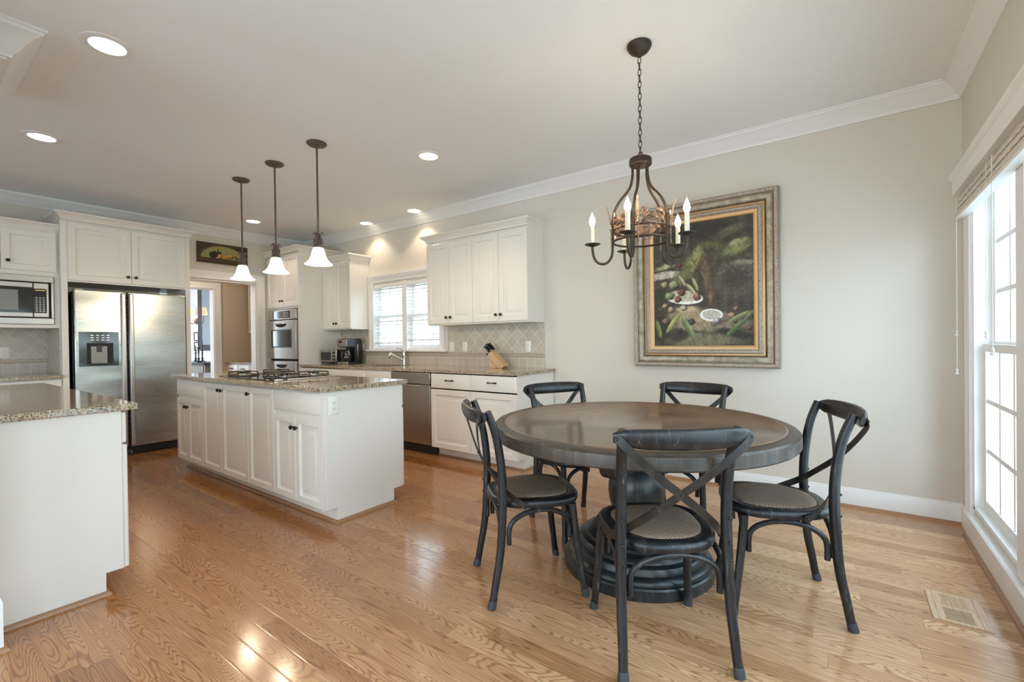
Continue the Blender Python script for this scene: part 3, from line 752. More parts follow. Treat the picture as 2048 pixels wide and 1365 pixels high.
# faucet
fx, fy = -4.555, 3.905
fc = thing('kitchen_faucet', 'brushed nickel faucet with angled pull-out spout and lever on top', 'faucet', (fx, fy, ZT))
MB().lathe([(.030, 0), (.030, .006), (.023, .012), (.020, .03), (.020, .10), (.024, .125), (.022, .15), (.016, .17), (.012, .176)], (fx, fy, ZT), 20).build('body', 'chrome', fc)
sp2 = MB(); sp2.tube([(fx, fy, ZT + .055), (fx - .06, fy - .06, ZT + .095), (fx - .115, fy - .115, ZT + .135)], [.015, .013, .015], 12, smooth=3)
sp2.build('spout', 'chrome', fc)
MB().tube([(fx - .108, fy - .108, ZT + .140), (fx - .122, fy - .122, ZT + .135), (fx - .128, fy - .128, ZT + .105), (fx - .130, fy - .130, ZT + .085)], [.014, .021, .020, .016], 12, smooth=3).build('spray_head', 'chrome', fc)
MB().tube([(fx, fy, ZT + .172), (fx - .01, fy - .01, ZT + .19), (fx - .045, fy - .045, ZT + .205), (fx - .07, fy - .07, ZT + .212)], [.012, .010, .006, .005], 8, smooth=3).build('lever', 'chrome', fc)

# dishwasher
dw = thing('dishwasher', 'stainless steel dishwasher between the white base cabinets of the back run', 'dishwasher', (-3.80, 3.65, 0))
box((-4.112, CY + .01, .10), (-3.490, YB - .02, ZU)).build('body', 'dark_gap', dw)
box((-4.112, CY + .06, .0), (-3.490, CY + .10, .10)).build('toe_kick', 'black', dw)
T2 = face_T('-y', CY + .008)
MB(T2).box((-4.110, .115, 0), (-3.492, .745, .030)).build('door_panel', 'steel_dark', dw, bevel=.004)
MB(T2).box((-4.110, .750, 0), (-3.492, .875, .034)).build('control_panel', 'steel_dark', dw, bevel=.006)
m_ = MB(T2); m_.box((-3.97, .722, .028), (-3.63, .745, .044)); m_.build('pocket_handle', 'steel_flat', dw, bevel=.004)
MB(T2).box((-3.96, .748, .030), (-3.64, .757, .0345)).build('grip_recess', 'dark_gap', dw)

# ---- backsplash
bs = MB(); yb = YB - .012
bs.box((BX0, yb, 1.067), (-5.40, YB, 1.387)); bs.box((-3.85, yb, 1.067), (-2.487, YB, 1.387)); bs.box((-5.399, yb, 1.067), (-3.851, YB, 1.0795))
o = tag(bs.build('tile_backsplash', 'tile_d'), 'beige diamond-laid tile backsplash between back worktop and wall cabinets', 'backsplash')
tag(box((BX0, yb, ZT + .0005), (-2.487, YB, 1.028)).build('tile_backsplash', 'tile_s'), 'low row of square beige tiles directly above the back worktop', 'backsplash')
tag(MB().sweep([(-2.487, 0), (BX0, 0)], [(0, 1.028), (.026, 1.030), (.026, 1.040), (.020, 1.046), (.024, 1.055), (.018, 1.062), (0, 1.062)], False, lambda a, b, h: (a, YB - b if False else YB - .0 - abs(b), h)).build('tile_ledge', 'tile_cap'), 'moulded stone ledge strip on the back wall above the square tiles', 'tile ledge')
T = face_T('-y', YB - .0125)
outlet('switch', T, -3.785, 1.139, 'light switch plate right beside the kitchen window'); outlet('outlet', T, -3.575, 1.139, 'power outlet between the light switch and the knife block')
outlet('outlet', T, -2.686, 1.139, 'power outlet on the diamond tiles right of the knife block'); outlet('outlet', T, -5.497, 1.145, 'power outlet behind the coffee maker, left of the kitchen window', .05)

# ---- wall cabinets
CABCROWN = [(0, 0), (-.004, .004), (-.004, .016), (-.010, .024), (-.022, .040), (-.040, .054), (-.052, .060), (-.052, .075), (0, .075)]
def wall_cabs(x0, x1, splits, labels, yfront, zb, zt, knobz, left_return, right_return, name='wall_cabinet'):
    objs = []
    for (a, b), lab in zip(splits, labels):
        o = thing(name, lab, 'cabinet', ((a + b) / 2, (yfront + YB) / 2, zb)); objs.append(o)
        box((a + .0005, yfront, zb), (b - .0005, YB - .001, zt + .015)).build('carcass', 'cab', o)
        TT = face_T('-y', yfront); mid = (a + b) / 2
        door(TT, a, mid, zb + .012, zt - .008, o, kn=(mid - .032, knobz)); door(TT, mid, b, zb + .012, zt - .008, o, kn=(mid + .032, knobz))
    return objs
ca = wall_cabs(-3.885, -2.485, [(-3.885, -3.195), (-3.195, -2.485)], ['white double-door wall cabinet directly right of the kitchen window', 'white double-door wall cabinet at the right end of the back run'], 3.70, 1.387, 2.315, 1.47, True, True)
tag(MB().sweep([(-3.885, YB - .001), (-3.885, 3.68), (-2.485, 3.68), (-2.485, YB - .001)], [(o, h) for o, h in [(-a, b) for a, b in [(-x, y) for x, y in CABCROWN]]], False, zmap(2.330)).build('cabinet_crown', 'cab'), 'cream crown moulding on top of the two cabinets right of the kitchen window', 'moulding')
cl = wall_cabs(-6.035, -5.364, [(-6.035, -5.364)], ['white double-door wall cabinet left of the kitchen window, above the coffee maker'], 3.70, 1.387, 2.315, 1.47, True, True)
tag(MB().sweep([(-6.033, 3.68), (-5.364, 3.68), (-5.364, YB - .001)], CABCROWN, False, zmap(2.330)).build('cabinet_crown', 'cab'), 'cream crown moulding on the wall cabinet left of the kitchen window', 'moulding')

# ---- tall oven cabinet in the corner
OX0, OX1, OY, OZT = -6.91, -6.038, 3.353, 2.475
oc = thing('oven_cabinet', 'tall cream cabinet in the far corner holding the double oven, two doors at its top', 'cabinet', ((OX0 + OX1) / 2, 3.68, 0))
m_ = MB(); m_.box((OX0, OY, ZD), (OX1, YB - .001, .40)); m_.box((OX0, OY, 1.695), (OX1, YB - .001, OZT)); m_.box((OX0, OY, .40), (-6.865, YB - .001, 1.695)); m_.box((-6.095, OY, .40), (OX1, YB - .001, 1.695)); m_.box((-6.865, 3.90, .40), (-6.095, YB - .001, 1.695)); m_.box((OX0, OY + .08, 0), (OX1, YB - .001, ZD))
m_.box((XA + .001, OY + .03, 0), (OX0, YB - .001, OZT))
m_.build('carcass', 'cab', oc)
T = face_T('-y', OY); mid = (OX0 + OX1) / 2
door(T, OX0 + .005, mid, 1.72, 2.445, oc, kn=(mid - .032, 1.81)); door(T, mid, OX1 - .005, 1.72, 2.445, oc, kn=(mid + .032, 1.81))
drawer(T, OX0 + .01, OX1 - .01, .12, .37, oc)
MB().sweep([(XA + .002, OY - .02), (OX1, OY - .02), (OX1, YB - .001)], CABCROWN, False, zmap(OZT + .0)).build('crown', 'cab', oc)
ov = thing('double_oven', 'stainless steel double wall oven in the tall corner cabinet', 'oven', (-6.48, 3.60, .42))
box((-6.86, OY + .002, .405), (-6.10, 3.89, 1.69)).build('body', 'dark_gap', ov)
T = face_T('-y', OY - .002)
cpn = MB(T).box((-6.862, 1.545, 0), (-6.10, 1.685, .030)).build('control_panel', 'steel_flat', ov, bevel=.004)
dp = MB(T).box((-6.72, 1.565, .0285), (-6.24, 1.665, .0315)).build('display', 'black_glass', cpn)
m_ = MB(T)
for r in range(3):
    for c_ in range(5): m_.box((-6.42 + c_ * .03, 1.585 + r * .025, .031), (-6.405 + c_ * .03, 1.592 + r * .025, .0325))
m_.build('key_marks', 'chrome', cpn)
def oven_door(z0, z1, glass):
    d = MB(T).box((-6.862, z0, 0), (-6.10, z1, .036)).build('oven_door', 'steel_flat', ov, bevel=.005)
    pts = [(-.15, 0), (.15, 0)] + [(.15 * math.cos(a), -.045 * math.sin(a)) for a in [PI * k / 12 for k in range(1, 12)]]
    pz = z1 - .055
    m_ = MB(T); n = len(pts); m_.add([(-6.48 + p[0], pz + p[1], .034) for p in pts] + [(-6.48 + p[0], pz + p[1], .0375) for p in pts], [tuple(range(n, 2 * n))] + [(i, (i + 1) % n, n + (i + 1) % n, n + i) for i in range(n)]); m_.build('handle_pocket', 'dark_gap', d)
    MB(T).tube([(-6.63, pz + .006, .040), (-6.56, pz + .008, .055), (-6.40, pz + .008, .055), (-6.33, pz + .006, .040)], .007, 8).build('handle', 'chrome', d)
    if glass:
        MB(T).box((-6.76, z0 + .16, .034), (-6.20, z1 - .13, .038)).build('window_border', 'black', d); MB(T).box((-6.74, z0 + .18, .036), (-6.22, z1 - .15, .0395)).build('glass', 'black_glass', d)
oven_door(.985, 1.535, True); oven_door(.43, .955, True)

# ---- toaster oven, coffee maker, knife block
def rotT(loc, rz):
    c_, s_ = math.cos(rz), math.sin(rz)
    return lambda x, y, z: (loc[0] + x * c_ - y * s_, loc[1] + x * s_ + y * c_, loc[2] + z)
tl = (-5.86, 3.76, ZT + .001)
to = thing('toaster_oven', 'small stainless toaster oven in the counter corner beside the oven cabinet', 'toaster oven', tl)
TT = rotT(tl, .12)
m_ = MB(TT).box((-.165, -.11, .02), (.165, .12, .20)); m_.build('body', 'steel_flat', to, bevel=.008)
for sx_, sy_ in ((-1, -1), (1, -1), (-1, 1), (1, 1)): MB(TT).lathe([(.010, 0), (.012, .02)], (sx_ * .14, sy_ * .09, 0), 10).build('foot', 'black', to)
d = MB(TT).box((-.160, -.122, .03), (.085, -.108, .19)).build('door', 'steel_flat', to, bevel=.003)
MB(TT).box((-.138, -.1245, .045), (.066, -.1215, .160)).build('glass', 'black_glass', d)
MB(TT).tube([(-.13, -.135, .178), (-.13, -.142, .180), (.055, -.142, .180), (.055, -.135, .178)], .005, 8, smooth=0).build('handle', 'chrome', d)
pn = MB(TT).box((.092, -.120, .03), (.160, -.108, .19)).build('control_panel', 'steel_flat', to, bevel=.003)
for zz in (.06, .105, .15): MB(TT).tube([(.126, -.118, zz), (.126, -.134, zz)], .012, 14, smooth=0).build('dial', 'black', pn)
cl_ = (-5.50, 3.77, ZT + .001)
cm = thing('coffee_maker', 'black and stainless drip coffee maker between toaster oven and kitchen window', 'coffee maker', cl_); TT = rotT(cl_, .15)
MB(TT).box((-.095, -.14, 0), (.095, .115, .022)).build('base', 'black', cm, bevel=.006)
MB(TT).box((-.095, -.145, .002), (.095, -.128, .030)).build('base_trim', 'chrome', cm, bevel=.003)
MB(TT).box((-.095, .0, .02), (.095, .115, .345)).build('water_tank', 'black', cm, bevel=.01)
MB(TT).box((.0955, .03, .10), (.0975, .045, .27)).build('level_window', 'chrome', cm)
MB(TT).box((-.095, -.145, .225), (.095, .0, .345)).build('brew_head', 'black', cm, bevel=.008)
hd = MB(TT).box((-.093, -.152, .235), (.093, -.143, .335)).build('control_panel', 'steel_flat', cm, bevel=.003)
MB(TT).box((-.05, -.1545, .285), (.0, -.1515, .315)).build('display', 'black_glass', hd)
for i in range(4): MB(TT).tube([(.02 + .016 * (i % 2) * 2, -.151, .30 - .03 * (i // 2)), (.02 + .016 * (i % 2) * 2, -.157, .30 - .03 * (i // 2))], .007, 10, smooth=0).build('button', 'chrome', hd)
MB(TT).lathe([(.055, .026), (.066, .05), (.068, .10), (.055, .16), (.045, .185), (.050, .20)], (0, -.072, 0), 24).build('carafe', 'black_glass', cm)
MB(TT).tube([(.0, -.128, .175), (.0, -.160, .17), (.0, -.165, .10), (.0, -.138, .07)], .008, 8).build('carafe_handle', 'black', cm)
MB().tube([(-5.497, YB - .03, 1.125), (-5.47, YB - .06, 1.10), (-5.42, YB - .08, 1.02), (-5.44, YB - .09, .95), (-5.50, 3.90, .925)], .0035, 6).build('power_cord', 'black', cm)
kl = (-2.93, 3.80, ZT + .001)
kb = thing('knife_block', 'slanted light wood knife block on the back worktop', 'knife block', kl, rotz=.06)
S_ = [(.055, 0), (.085, .022), (-.075, .180), (-.125, .128), (.004, 0)]
mb = MB().prism([(p[0], p[1]) for p in S_], 'y', -.05, .05); mb.build('block', 'bamboo', kb, local=True, bevel=.002)
MB().prism([(-.105, 0), (-.002, 0), (-.092, .090), (-.105, .078)], 'y', -.048, .048).build('rest_wedge', 'bamboo', kb, local=True, bevel=.002)
def knife(px, py, pz, L, r, label):
    dx, dz = -.695, .719
    wx, wy = kl[0] + px, kl[1] + py
    o = thing('kitchen_knife', label, 'knife', (wx, wy, kl[2] + pz), group='knives in the wooden block')
    MB().tube([(0, 0, 0), (dx * .02, 0, dz * .02)], [r * .8, r * .8], 8, flat=1.4, smooth=0).build('bolster', 'chrome', o, local=True)
    MB().tube([(dx * .02, 0, dz * .02), (dx * L * .5, 0, dz * L * .5 + .004), (dx * L, 0, dz * L)], [r * 1.2, r * 1.1, r * 1.35], 8, flat=.7, smooth=3).build('handle', 'black', o, local=True)
klab = 'black-handled kitchen knife standing in the main slots of the wooden block'
for (a, yy) in ((-.080, -.033), (-.080, 0.0), (-.080, .033), (-.103, -.033), (-.103, 0.0), (-.103, .033)):
    f_ = (a + .075) / (-.05); zz = .180 + (.128 - .180) * f_
    knife(a - .001, yy, zz + .002, .105 + .012 * (yy > 0), .0095, klab)
knife(-.100, -.02, .088, .085, .008, 'lone steak knife in the lower front slot of the wooden block'); 


# ---- refrigerator niche (fridge wall, looks to +x)
FX = -6.35
T = face_T('+x', FX)
fcb = thing('fridge_cabinet', 'cream surround with side panels and two doors above the refrigerator', 'cabinet', (-6.65, 1.6, 0))
FZT = 2.485
m_ = MB(); m_.box((XA + .001, 1.042, 0), (FX, 1.090, FZT)); m_.box((XA + .001, 2.113, 0), (FX, 2.160, FZT)); m_.box((XA + .001, 1.090, 1.862), (FX - .002, 2.113, FZT)); m_.box((FX - .018, 1.09, FZT - .02), (FX, 2.113, FZT))
m_.build('carcass', 'cab', fcb)
T = face_T('+x', FX - .002)
door(T, 1.094, 1.6025, 1.876, 2.468, fcb, kn=(1.6025 - .034, 1.95)); door(T, 1.6025, 2.110, 1.876, 2.468, fcb, kn=(1.6025 + .034, 1.95))
MB().sweep([(XA + .001, 2.160), (FX + .018, 2.160), (FX + .018, 1.042), (XA + .001, 1.042)][::-1], CABCROWN, False, zmap(FZT)).build('crown', 'cab', fcb)
fr = thing('refrigerator', 'stainless side-by-side refrigerator with ice and water dispenser', 'refrigerator', (-6.6, 1.61, 0))
box((-6.93, 1.118, .0), (-6.375, 2.100, 1.765)).build('body', 'black', fr, bevel=.004)
box((-6.375, 1.118, .012), (-6.36, 2.100, .085)).build('grille', 'black', fr)
for nm, ya, yb2 in (('freezer_door', 1.124, 1.540), ('fridge_door', 1.556, 2.094)):
    d = box((-6.372, ya, .095), (-6.300, yb2, 1.785)).build(nm, 'steel', fr, bevel=.010)
    yh = (yb2 - .047, yb2 - .004) if nm == 'freezer_door' else (ya + .004, ya + .047)
    box((-6.3005, yh[0], .11), (-6.272, yh[1], 1.77)).build('handle', 'steel_flat', d, bevel=.012, seg=3)
    hy_ = ya + .05 if nm == 'freezer_door' else yb2 - .05
    box((-6.42, hy_ - .035, 1.766), (-6.345, hy_ + .035, 1.800)).build('hinge_cover', 'chrome', d, bevel=.008)
dsp = thing('x', 'x', 'x'); bpy.data.objects.remove(dsp)
T = face_T('+x', -6.300)
ds = MB(T).box((1.155, .993, -.001), (1.470, 1.350, .006)).build('dispenser', 'black_glass', fr, bevel=.002)
MB(T).box((1.215, 1.015, .005), (1.425, 1.235, .0075)).build('recess', 'dark_gap', ds)
MB(T).box((1.245, 1.02, .007), (1.375, 1.200, .012)).build('cradle', 'steel_cradle', ds, bevel=.002)
MB(T).box((1.290, 1.140, .011), (1.330, 1.215, .022)).build('paddle', 'black', ds, bevel=.003)
MB(T).box((1.225, 1.222, .007), (1.415, 1.235, .016)).build('light_strip', 'black', ds, bevel=.002)
m_ = MB(T)
for r in range(3):
    for c_ in range(4): m_.box((1.245 + c_ * .042, 1.262 + r * .025, .0058), (1.270 + c_ * .042, 1.268 + r * .025, .0064))
m_.build('button_row', 'chrome', ds)

# ---- microwave cabinet, left of the fridge
MX = -6.43
mc = thing('microwave_cabinet', 'cream wall cabinet left of the refrigerator, doors over a built-in microwave', 'cabinet', (-6.7, .5, 1.39))
m_ = MB(); m_.box((XA + .001, -.40, 1.935), (MX, 1.0405, 2.375)); m_.box((MX - .03, .10, 1.903), (MX, 1.005, 1.935)); m_.box((MX - .03, .10, 1.408), (MX, 1.005, 1.423)); m_.box((XA + .001, 1.005, 1.39), (MX, 1.0405, 1.935)); m_.box((XA + .001, -.40, 1.39), (MX, 1.005, 1.408)); m_.box((XA + .001, -.40, 1.39), (MX, .10, 1.935))
m_.build('carcass', 'cab', mc)
T = face_T('+x', MX - .0)
door(T, .645, 1.025, 1.945, 2.345, mc, kn=(.69, 2.03)); door(T, .215, .640, 1.945, 2.345, mc, kn=(.595, 2.03)); door(T, -.39, .210, 1.945, 2.345, mc)
MB().sweep([(MX + .018, 1.0405), (MX + .018, -.40)][::-1], [(o * .9, h * .8) for o, h in CABCROWN], False, zmap(2.368)).build('crown', 'cab', mc)
mw = thing('microwave_oven', 'built-in microwave with stainless trim frame left of the refrigerator', 'microwave', (-6.6, .55, 1.41))
box((XA + .03, .12, 1.425), (MX + .002, .99, 1.900)).build('body', 'dark_gap', mw)
T = face_T('+x', MX + .002)
m_ = MB(T)
z0, z1, y0, y1 = 1.424, 1.902, .11, 1.000
m_.box((y0, z0, 0), (y1, z0 + .062, .016)); m_.box((y0, z1 - .062, 0), (y1, z1, .016)); m_.box((y1 - .022, z0 + .062, 0), (y1, z1 - .062, .016)); m_.box((y0, z0 + .062, 0), (y0 + .03, z1 - .062, .016))
m_.build('trim_frame', 'steel_flat', mw, bevel=.004)
d = MB(T).box((.16, z0 + .068, 0), (.852, z1 - .072, .030)).build('door', 'steel_flat', mw, bevel=.006)
MB(T).box((.17, z0 + .110, .028), (.850, z1 - .118, .0325)).build('door_glass', 'black_glass', d, bevel=.004); MB(T).box((.20, z0 + .135, .031), (.750, z1 - .150, .0335)).build('window_mesh', mk('microwave_mesh', (.22, .23, .22), .25), d)
cp_ = MB(T).box((.854, z0 + .068, 0), (.962, z1 - .072, .030)).build('control_panel', 'steel_flat', mw, bevel=.006)
MB(T).box((.856, z0 + .110, .0285), (.945, z1 - .128, .0325)).build('keypad', 'black_glass', cp_, bevel=.003)
m_ = MB(T)
for r in range(9):
    for c_ in range(3): m_.box((.867 + c_ * .025, z0 + .125 + r * .017, .032), (.880 + c_ * .025, z0 + .130 + r * .017, .0333))
m_.build('key_marks', 'chrome', cp_)
MB(T).box((.865, z1 - .150, .032), (.937, z1 - .138, .0333)).build('display', 'gold', cp_)
# base run under it
WTX = -6.318
bc = thing('base_cabinet', 'cream base cabinet left of the refrigerator under the microwave', 'cabinet', (-6.65, .3, 0))
m_ = MB(); m_.box((XA + .001, -.9, ZD), (FX - .02, 1.0405, ZU)); m_.box((XA + .001, -.9, 0), (FX - .1, 1.0405, ZD)); m_.build('carcass', 'cab', bc)
T = face_T('+x', FX - .02)
for a, b in ((-.88, -.25), (-.25, .39), (.39, 1.035)): drawer(T, a, b, .722, ZU - .008, bc, 'bar'); door(T, a, b, ZD, .712, bc)
worktop('granite_worktop', [(XA + .012, -.92), (WTX, -.92), (WTX, 1.0405), (XA + .012, 1.0405)], ZT, TH, 'granite worktop left of the refrigerator below the microwave')
tag(box((XA + .0005, -.92, 1.072), (XA + .012, 1.040, 1.39)).build('tile_backsplash', 'tile_dy'), 'diamond-laid tile panel below the microwave', 'backsplash')
tag(box((XA, -.92, ZT + .0005), (XA + .012, 1.040, 1.040)).build('tile_backsplash', 'tile_sy'), 'square tile row behind the worktop below the microwave', 'backsplash')
tag(box((XA, -.92, 1.0405), (XA + .024, 1.040, 1.0715)).build('tile_ledge', 'tile_cap', bevel=.005), 'stone ledge strip below the microwave', 'tile ledge')
tag(box((XA + .026, 1.030, ZT + .0005), (FX - .04, 1.0415, 1.389)).build('tile_backsplash', 'tile_d'), 'tiled return on the side of the refrigerator surround', 'backsplash')
outlet('outlet', face_T('+x', XA + .0125), .712, 1.146, 'white power outlet on the tiles below the microwave')

# ---- peninsula in the left foreground
PX1, PYB = -2.880, .699
pe = thing('peninsula_cabinet', 'white peninsula cabinet in the left foreground with plain end panel', 'cabinet', (-4.0, .2, 0))
P_ = [(-.35, 0), (PYB - .09, 0), (PYB - .09, ZD), (PYB - .022, ZD), (PYB - .022, ZU), (-.35, ZU)]
MB().prism([(.238, 0)] + P_[1:-1] + [(.238, ZU)], 'x', -5.10, PX1 - .009).build('carcass', 'cab', pe)
MB().prism([(.238, 0)] + P_[1:-1] + [(.238, ZU)], 'x', PX1 - .008, PX1).build('end_panel', 'cab', pe)
T = face_T('+y', PYB - .020)
for k in range(4):
    a = PX1 - .003 - (k + 1) * .55; b = PX1 - .003 - k * .55
    drawer(T, a, b, .722, ZU - .008, pe, 'bar'); door(T, a, b, ZD, .712, pe, kn=(b - .03, .66))
tag(MB().sweep([(PX1, .27), (PX1, PYB - .09), (-5.1, PYB - .09)], [(-.001, 0), (-.001, .019), (-.009, .017), (-.016, .009), (-.018, 0)], False, zmap(0)).build('shoe_molding', 'shoe'), 'oak shoe moulding at the foot of the peninsula in the left foreground', 'moulding')
worktop('granite_worktop', [(-5.158, .238), (-2.850, .238), (-2.850, .736), (-5.158, .736)], ZT, TH, 'polished granite worktop of the peninsula in the left foreground')

# ================================================================== LIGHT FITTINGS
def downlight(x, y, label, energy, spot=105, cool=False):
    o = thing('recessed_downlight', label, 'ceiling light', (x, y, ZC), group='recessed ceiling downlights')
    MB().lathe([(.076, 0), (.078, -.006), (.100, -.007), (.112, -.003), (.113, 0), (.090, 0)], (x, y, ZC), 36, cap=False).build('trim_ring', 'trim', o)
    MB().lathe([(.077, -.0005), (.077, -.002), (.06, -.0035), (.002, -.004)], (x, y, ZC), 32, cap=True).build('lens', 'lens', o)
    l = bpy.data.lights.new('bulb', 'SPOT'); l.energy = energy; l.color = (1, .80, .58); l.spot_size = math.radians(spot); l.spot_blend = .45; l.shadow_soft_size = .05
    lo = bpy.data.objects.new('bulb', l); C.objects.link(lo); lo.parent = o; lo.location = (0, 0, -.012)
downlight(-3.156, .715, 'largest recessed ceiling light, nearest at the upper left', 26, 125)
downlight(-4.925, .719, 'recessed ceiling light in front of the microwave cabinet', 26, 125)
downlight(-6.20, 2.833, 'small recessed ceiling light in front of the pantry doorway', 24, 120)
downlight(-2.874, 2.765, 'recessed ceiling light between the pendants and the chandelier', 26, 125)
downlight(-5.15, 3.80, 'recessed light close to the back wall above the left half of the kitchen window', 20, 110)
downlight(-4.212, 3.80, 'recessed light close to the back wall above the right half of the kitchen window', 20, 110)

def pendant(x, y, label):
    o = thing('pendant_light', label, 'pendant light', (x, y, ZC), group='pendant lights over the island')
    MB().lathe([(.076, 0), (.076, -.008), (.068, -.014), (.066, -.018), (.045, -.026), (.020, -.030), (.008, -.036)], (x, y, ZC), 32).build('canopy', 'iron2', o)
    MB().cyl((x, y, ZC - .03), (x, y, 2.075), .0075, 12).build('rod', 'iron2', o)
    MB().lathe([(.008, 2.075), (.014, 2.066), (.012, 2.05), (.018, 2.03), (.017, 2.01), (.022, 1.995), (.036, 1.982), (.040, 1.970), (.036, 1.962)], (x, y, 0), 20).build('socket_cap', 'iron2', o)
    m_ = MB()
    for k in range(4):
        a = k * PI / 2 + .5; c_, s_ = math.cos(a), math.sin(a)
        m_.tube([(x + r * c_, y + r * s_, z) for r, z in ((.014, 1.99), (.032, 2.00), (.034, 2.03), (.020, 2.05), (.022, 2.075), (.038, 2.085), (.042, 2.072))], [.006, .006, .006, .006, .005, .004, .006], 8)
    m_.build('scroll_leaves', 'iron2', o)
    pr_ = [(.034, 1.968), (.040, 1.958), (.048, 1.935), (.055, 1.905), (.066, 1.875), (.084, 1.850), (.106, 1.834), (.104, 1.832), (.080, 1.847), (.062, 1.872), (.051, 1.904), (.044, 1.934), (.036, 1.956), (.030, 1.964)]
    MB().lathe(pr_, (x, y, 0), 40, cap=False).build('glass_shade', 'shade', o)
    l = bpy.data.lights.new('bulb', 'POINT'); l.energy = 9; l.color = (1, .80, .56); l.shadow_soft_size = .03
    lo = bpy.data.objects.new('bulb', l); C.objects.link(lo); lo.parent = o; lo.location = (0, 0, 1.80 - ZC)
pendant(-4.709, 2.045, 'pendant light with white bell shade nearest the refrigerator, leftmost of the three')
pendant(-4.063, 2.045, 'middle one of the three bell-shaded pendant lights over the island')
pendant(-3.392, 2.045, 'pendant light with white bell shade nearest the chandelier, rightmost of the three')

# chandelier
CX, CYc = -.888, 2.430
ch = thing('chandelier', 'bronze five-arm chandelier with candle bulbs, roosters and wheat, on a chain', 'chandelier', (CX, CYc, ZC))
MB().lathe([(.064, 0), (.066, -.010), (.060, -.022), (.050, -.036), (.030, -.050), (.012, -.056), (.008, -.066)], (CX, CYc, ZC), 36).build('canopy', 'iron', ch)
m_ = MB(); z = ZC - .068; k = 0
while z > 2.215:
    ax = (1, 0) if k % 2 == 0 else (0, 1); L = .021
    pts = [(CX + ax[0] * .0085 * math.sin(a) + ax[0] * 0, CYc + ax[1] * .0085 * math.sin(a), z - .016 + L * .98 * math.cos(a)) for a in [2 * PI * i / 12 for i in range(12)]]
    m_.tube(pts, .0024, 6, closed=True, smooth=0); z -= .0325; k += 1
m_.build('chain', 'iron', ch)
MB().tube([(CX + .012 * math.sin(a), CYc, 2.200 + .020 * math.cos(a)) for a in [2 * PI * i / 14 for i in range(14)]], .003, 6, closed=True, smooth=0).build('loop', 'iron', ch)
MB().lathe([(.010, 2.195), (.020, 2.186), (.056, 2.184), (.060, 2.178), (.060, 2.150), (.057, 2.146), (.050, 2.146), (.040, 2.152), (.008, 2.152)], (CX, CYc, 0), 36).build('hub', 'iron', ch)
RA = math.radians(60)
RING = .150
for k in range(5):
    a = RA + k * 2 * PI / 5; c_, s_ = math.cos(a), math.sin(a)
    def pt(r, z): return (CX + r * c_, CYc + r * s_, z)
    arm = MB().tube([pt(.042, 2.15), pt(.044, 2.08), pt(.062, 2.02), pt(.115, 1.955), pt(.146, 1.89), pt(.152, 1.82), pt(.152, 1.72), pt(.160, 1.655), pt(.190, 1.622), pt(.228, 1.625), pt(.253, 1.655), pt(.262, 1.70), pt(.262, 1.722)], .0072, 10, smooth=5).build('arm', 'iron', ch)
    MB().lathe([(.010, -.006), (.026, 0), (.043, .006), (.044, .009), (.026, .006), (.010, .004)], pt(.262, 1.724), 24).build('drip_pan', 'iron', arm)
    MB().lathe([(.0125, 0), (.0125, .098), (.010, .100), (.003, .100)], pt(.262, 1.730), 16).build('candle_sleeve', 'candle', arm)
    MB().lathe([(.008, 0), (.0145, .014), (.0175, .028), (.015, .044), (.008, .060), (.003, .073), (.0008, .080)], pt(.262, 1.830), 16).build('flame_bulb', 'flame', arm)
    l = bpy.data.lights.new('bulb', 'POINT'); l.energy = 1.6; l.color = (1, .72, .44); l.shadow_soft_size = .02
    lo = bpy.data.objects.new('bulb', l); C.objects.link(lo); lo.parent = arm; lo.location = Vector(pt(.262, 1.935)) - wloc(arm)
    # wheat ear next to each arm
    b = a + .16; cb2, sb2 = math.cos(b), math.sin(b)
    wm = MB(); zz = 1.79; R2 = RING + .012
    wm.tube([(CX + R2 * cb2, CYc + R2 * sb2, 1.70), (CX + R2 * cb2, CYc + R2 * sb2, 1.80)], .003, 6, smooth=0)
    for q in range(9):
        f_ = q / 8; rr = R2 + .022 * f_ ** 2; th = .010 * (1 - .55 * f_)
        for sgn in (-1, 1):
            bb = b + sgn * .03 * (1 - .5 * f_)
            wm.tube([(CX + rr * math.cos(bb), CYc + rr * math.sin(bb), 1.795 + q * .0145), (CX + (rr + .003) * math.cos(bb), CYc + (rr + .003) * math.sin(bb), 1.805 + q * .0145), (CX + (rr + .005) * math.cos(b), CYc + (rr + .005) * math.sin(b), 1.818 + q * .0145)], [th * .4, th * .62, th * .15], 6, smooth=0)
    wm.build('wheat_ear', 'copper', ch)
for zz in (1.735, 1.795):
    MB().tube([(CX + RING * math.cos(a), CYc + RING * math.sin(a), zz) for a in [2 * PI * i / 32 for i in range(32)]], .006, 8, closed=True, smooth=0).build('ring', 'iron', ch)
ROO = [(-.052, .004), (-.058, .030), (-.050, .055), (-.036, .066), (-.022, .062), (-.012, .046), (-.002, .036), (.010, .036), (.018, .048), (.022, .064), (.028, .074), (.032, .068), (.037, .074), (.041, .066), (.046, .066), (.047, .056), (.055, .050), (.048, .046), (.046, .036), (.044, .020), (.034, .002), (.018, -.012), (.012, -.034), (.022, -.040), (.000, -.040), (.004, -.014), (-.008, -.014), (-.012, -.034), (-.004, -.040), (-.024, -.040), (-.016, -.012), (-.030, -.002), (-.040, .012), (-.044, .002)]
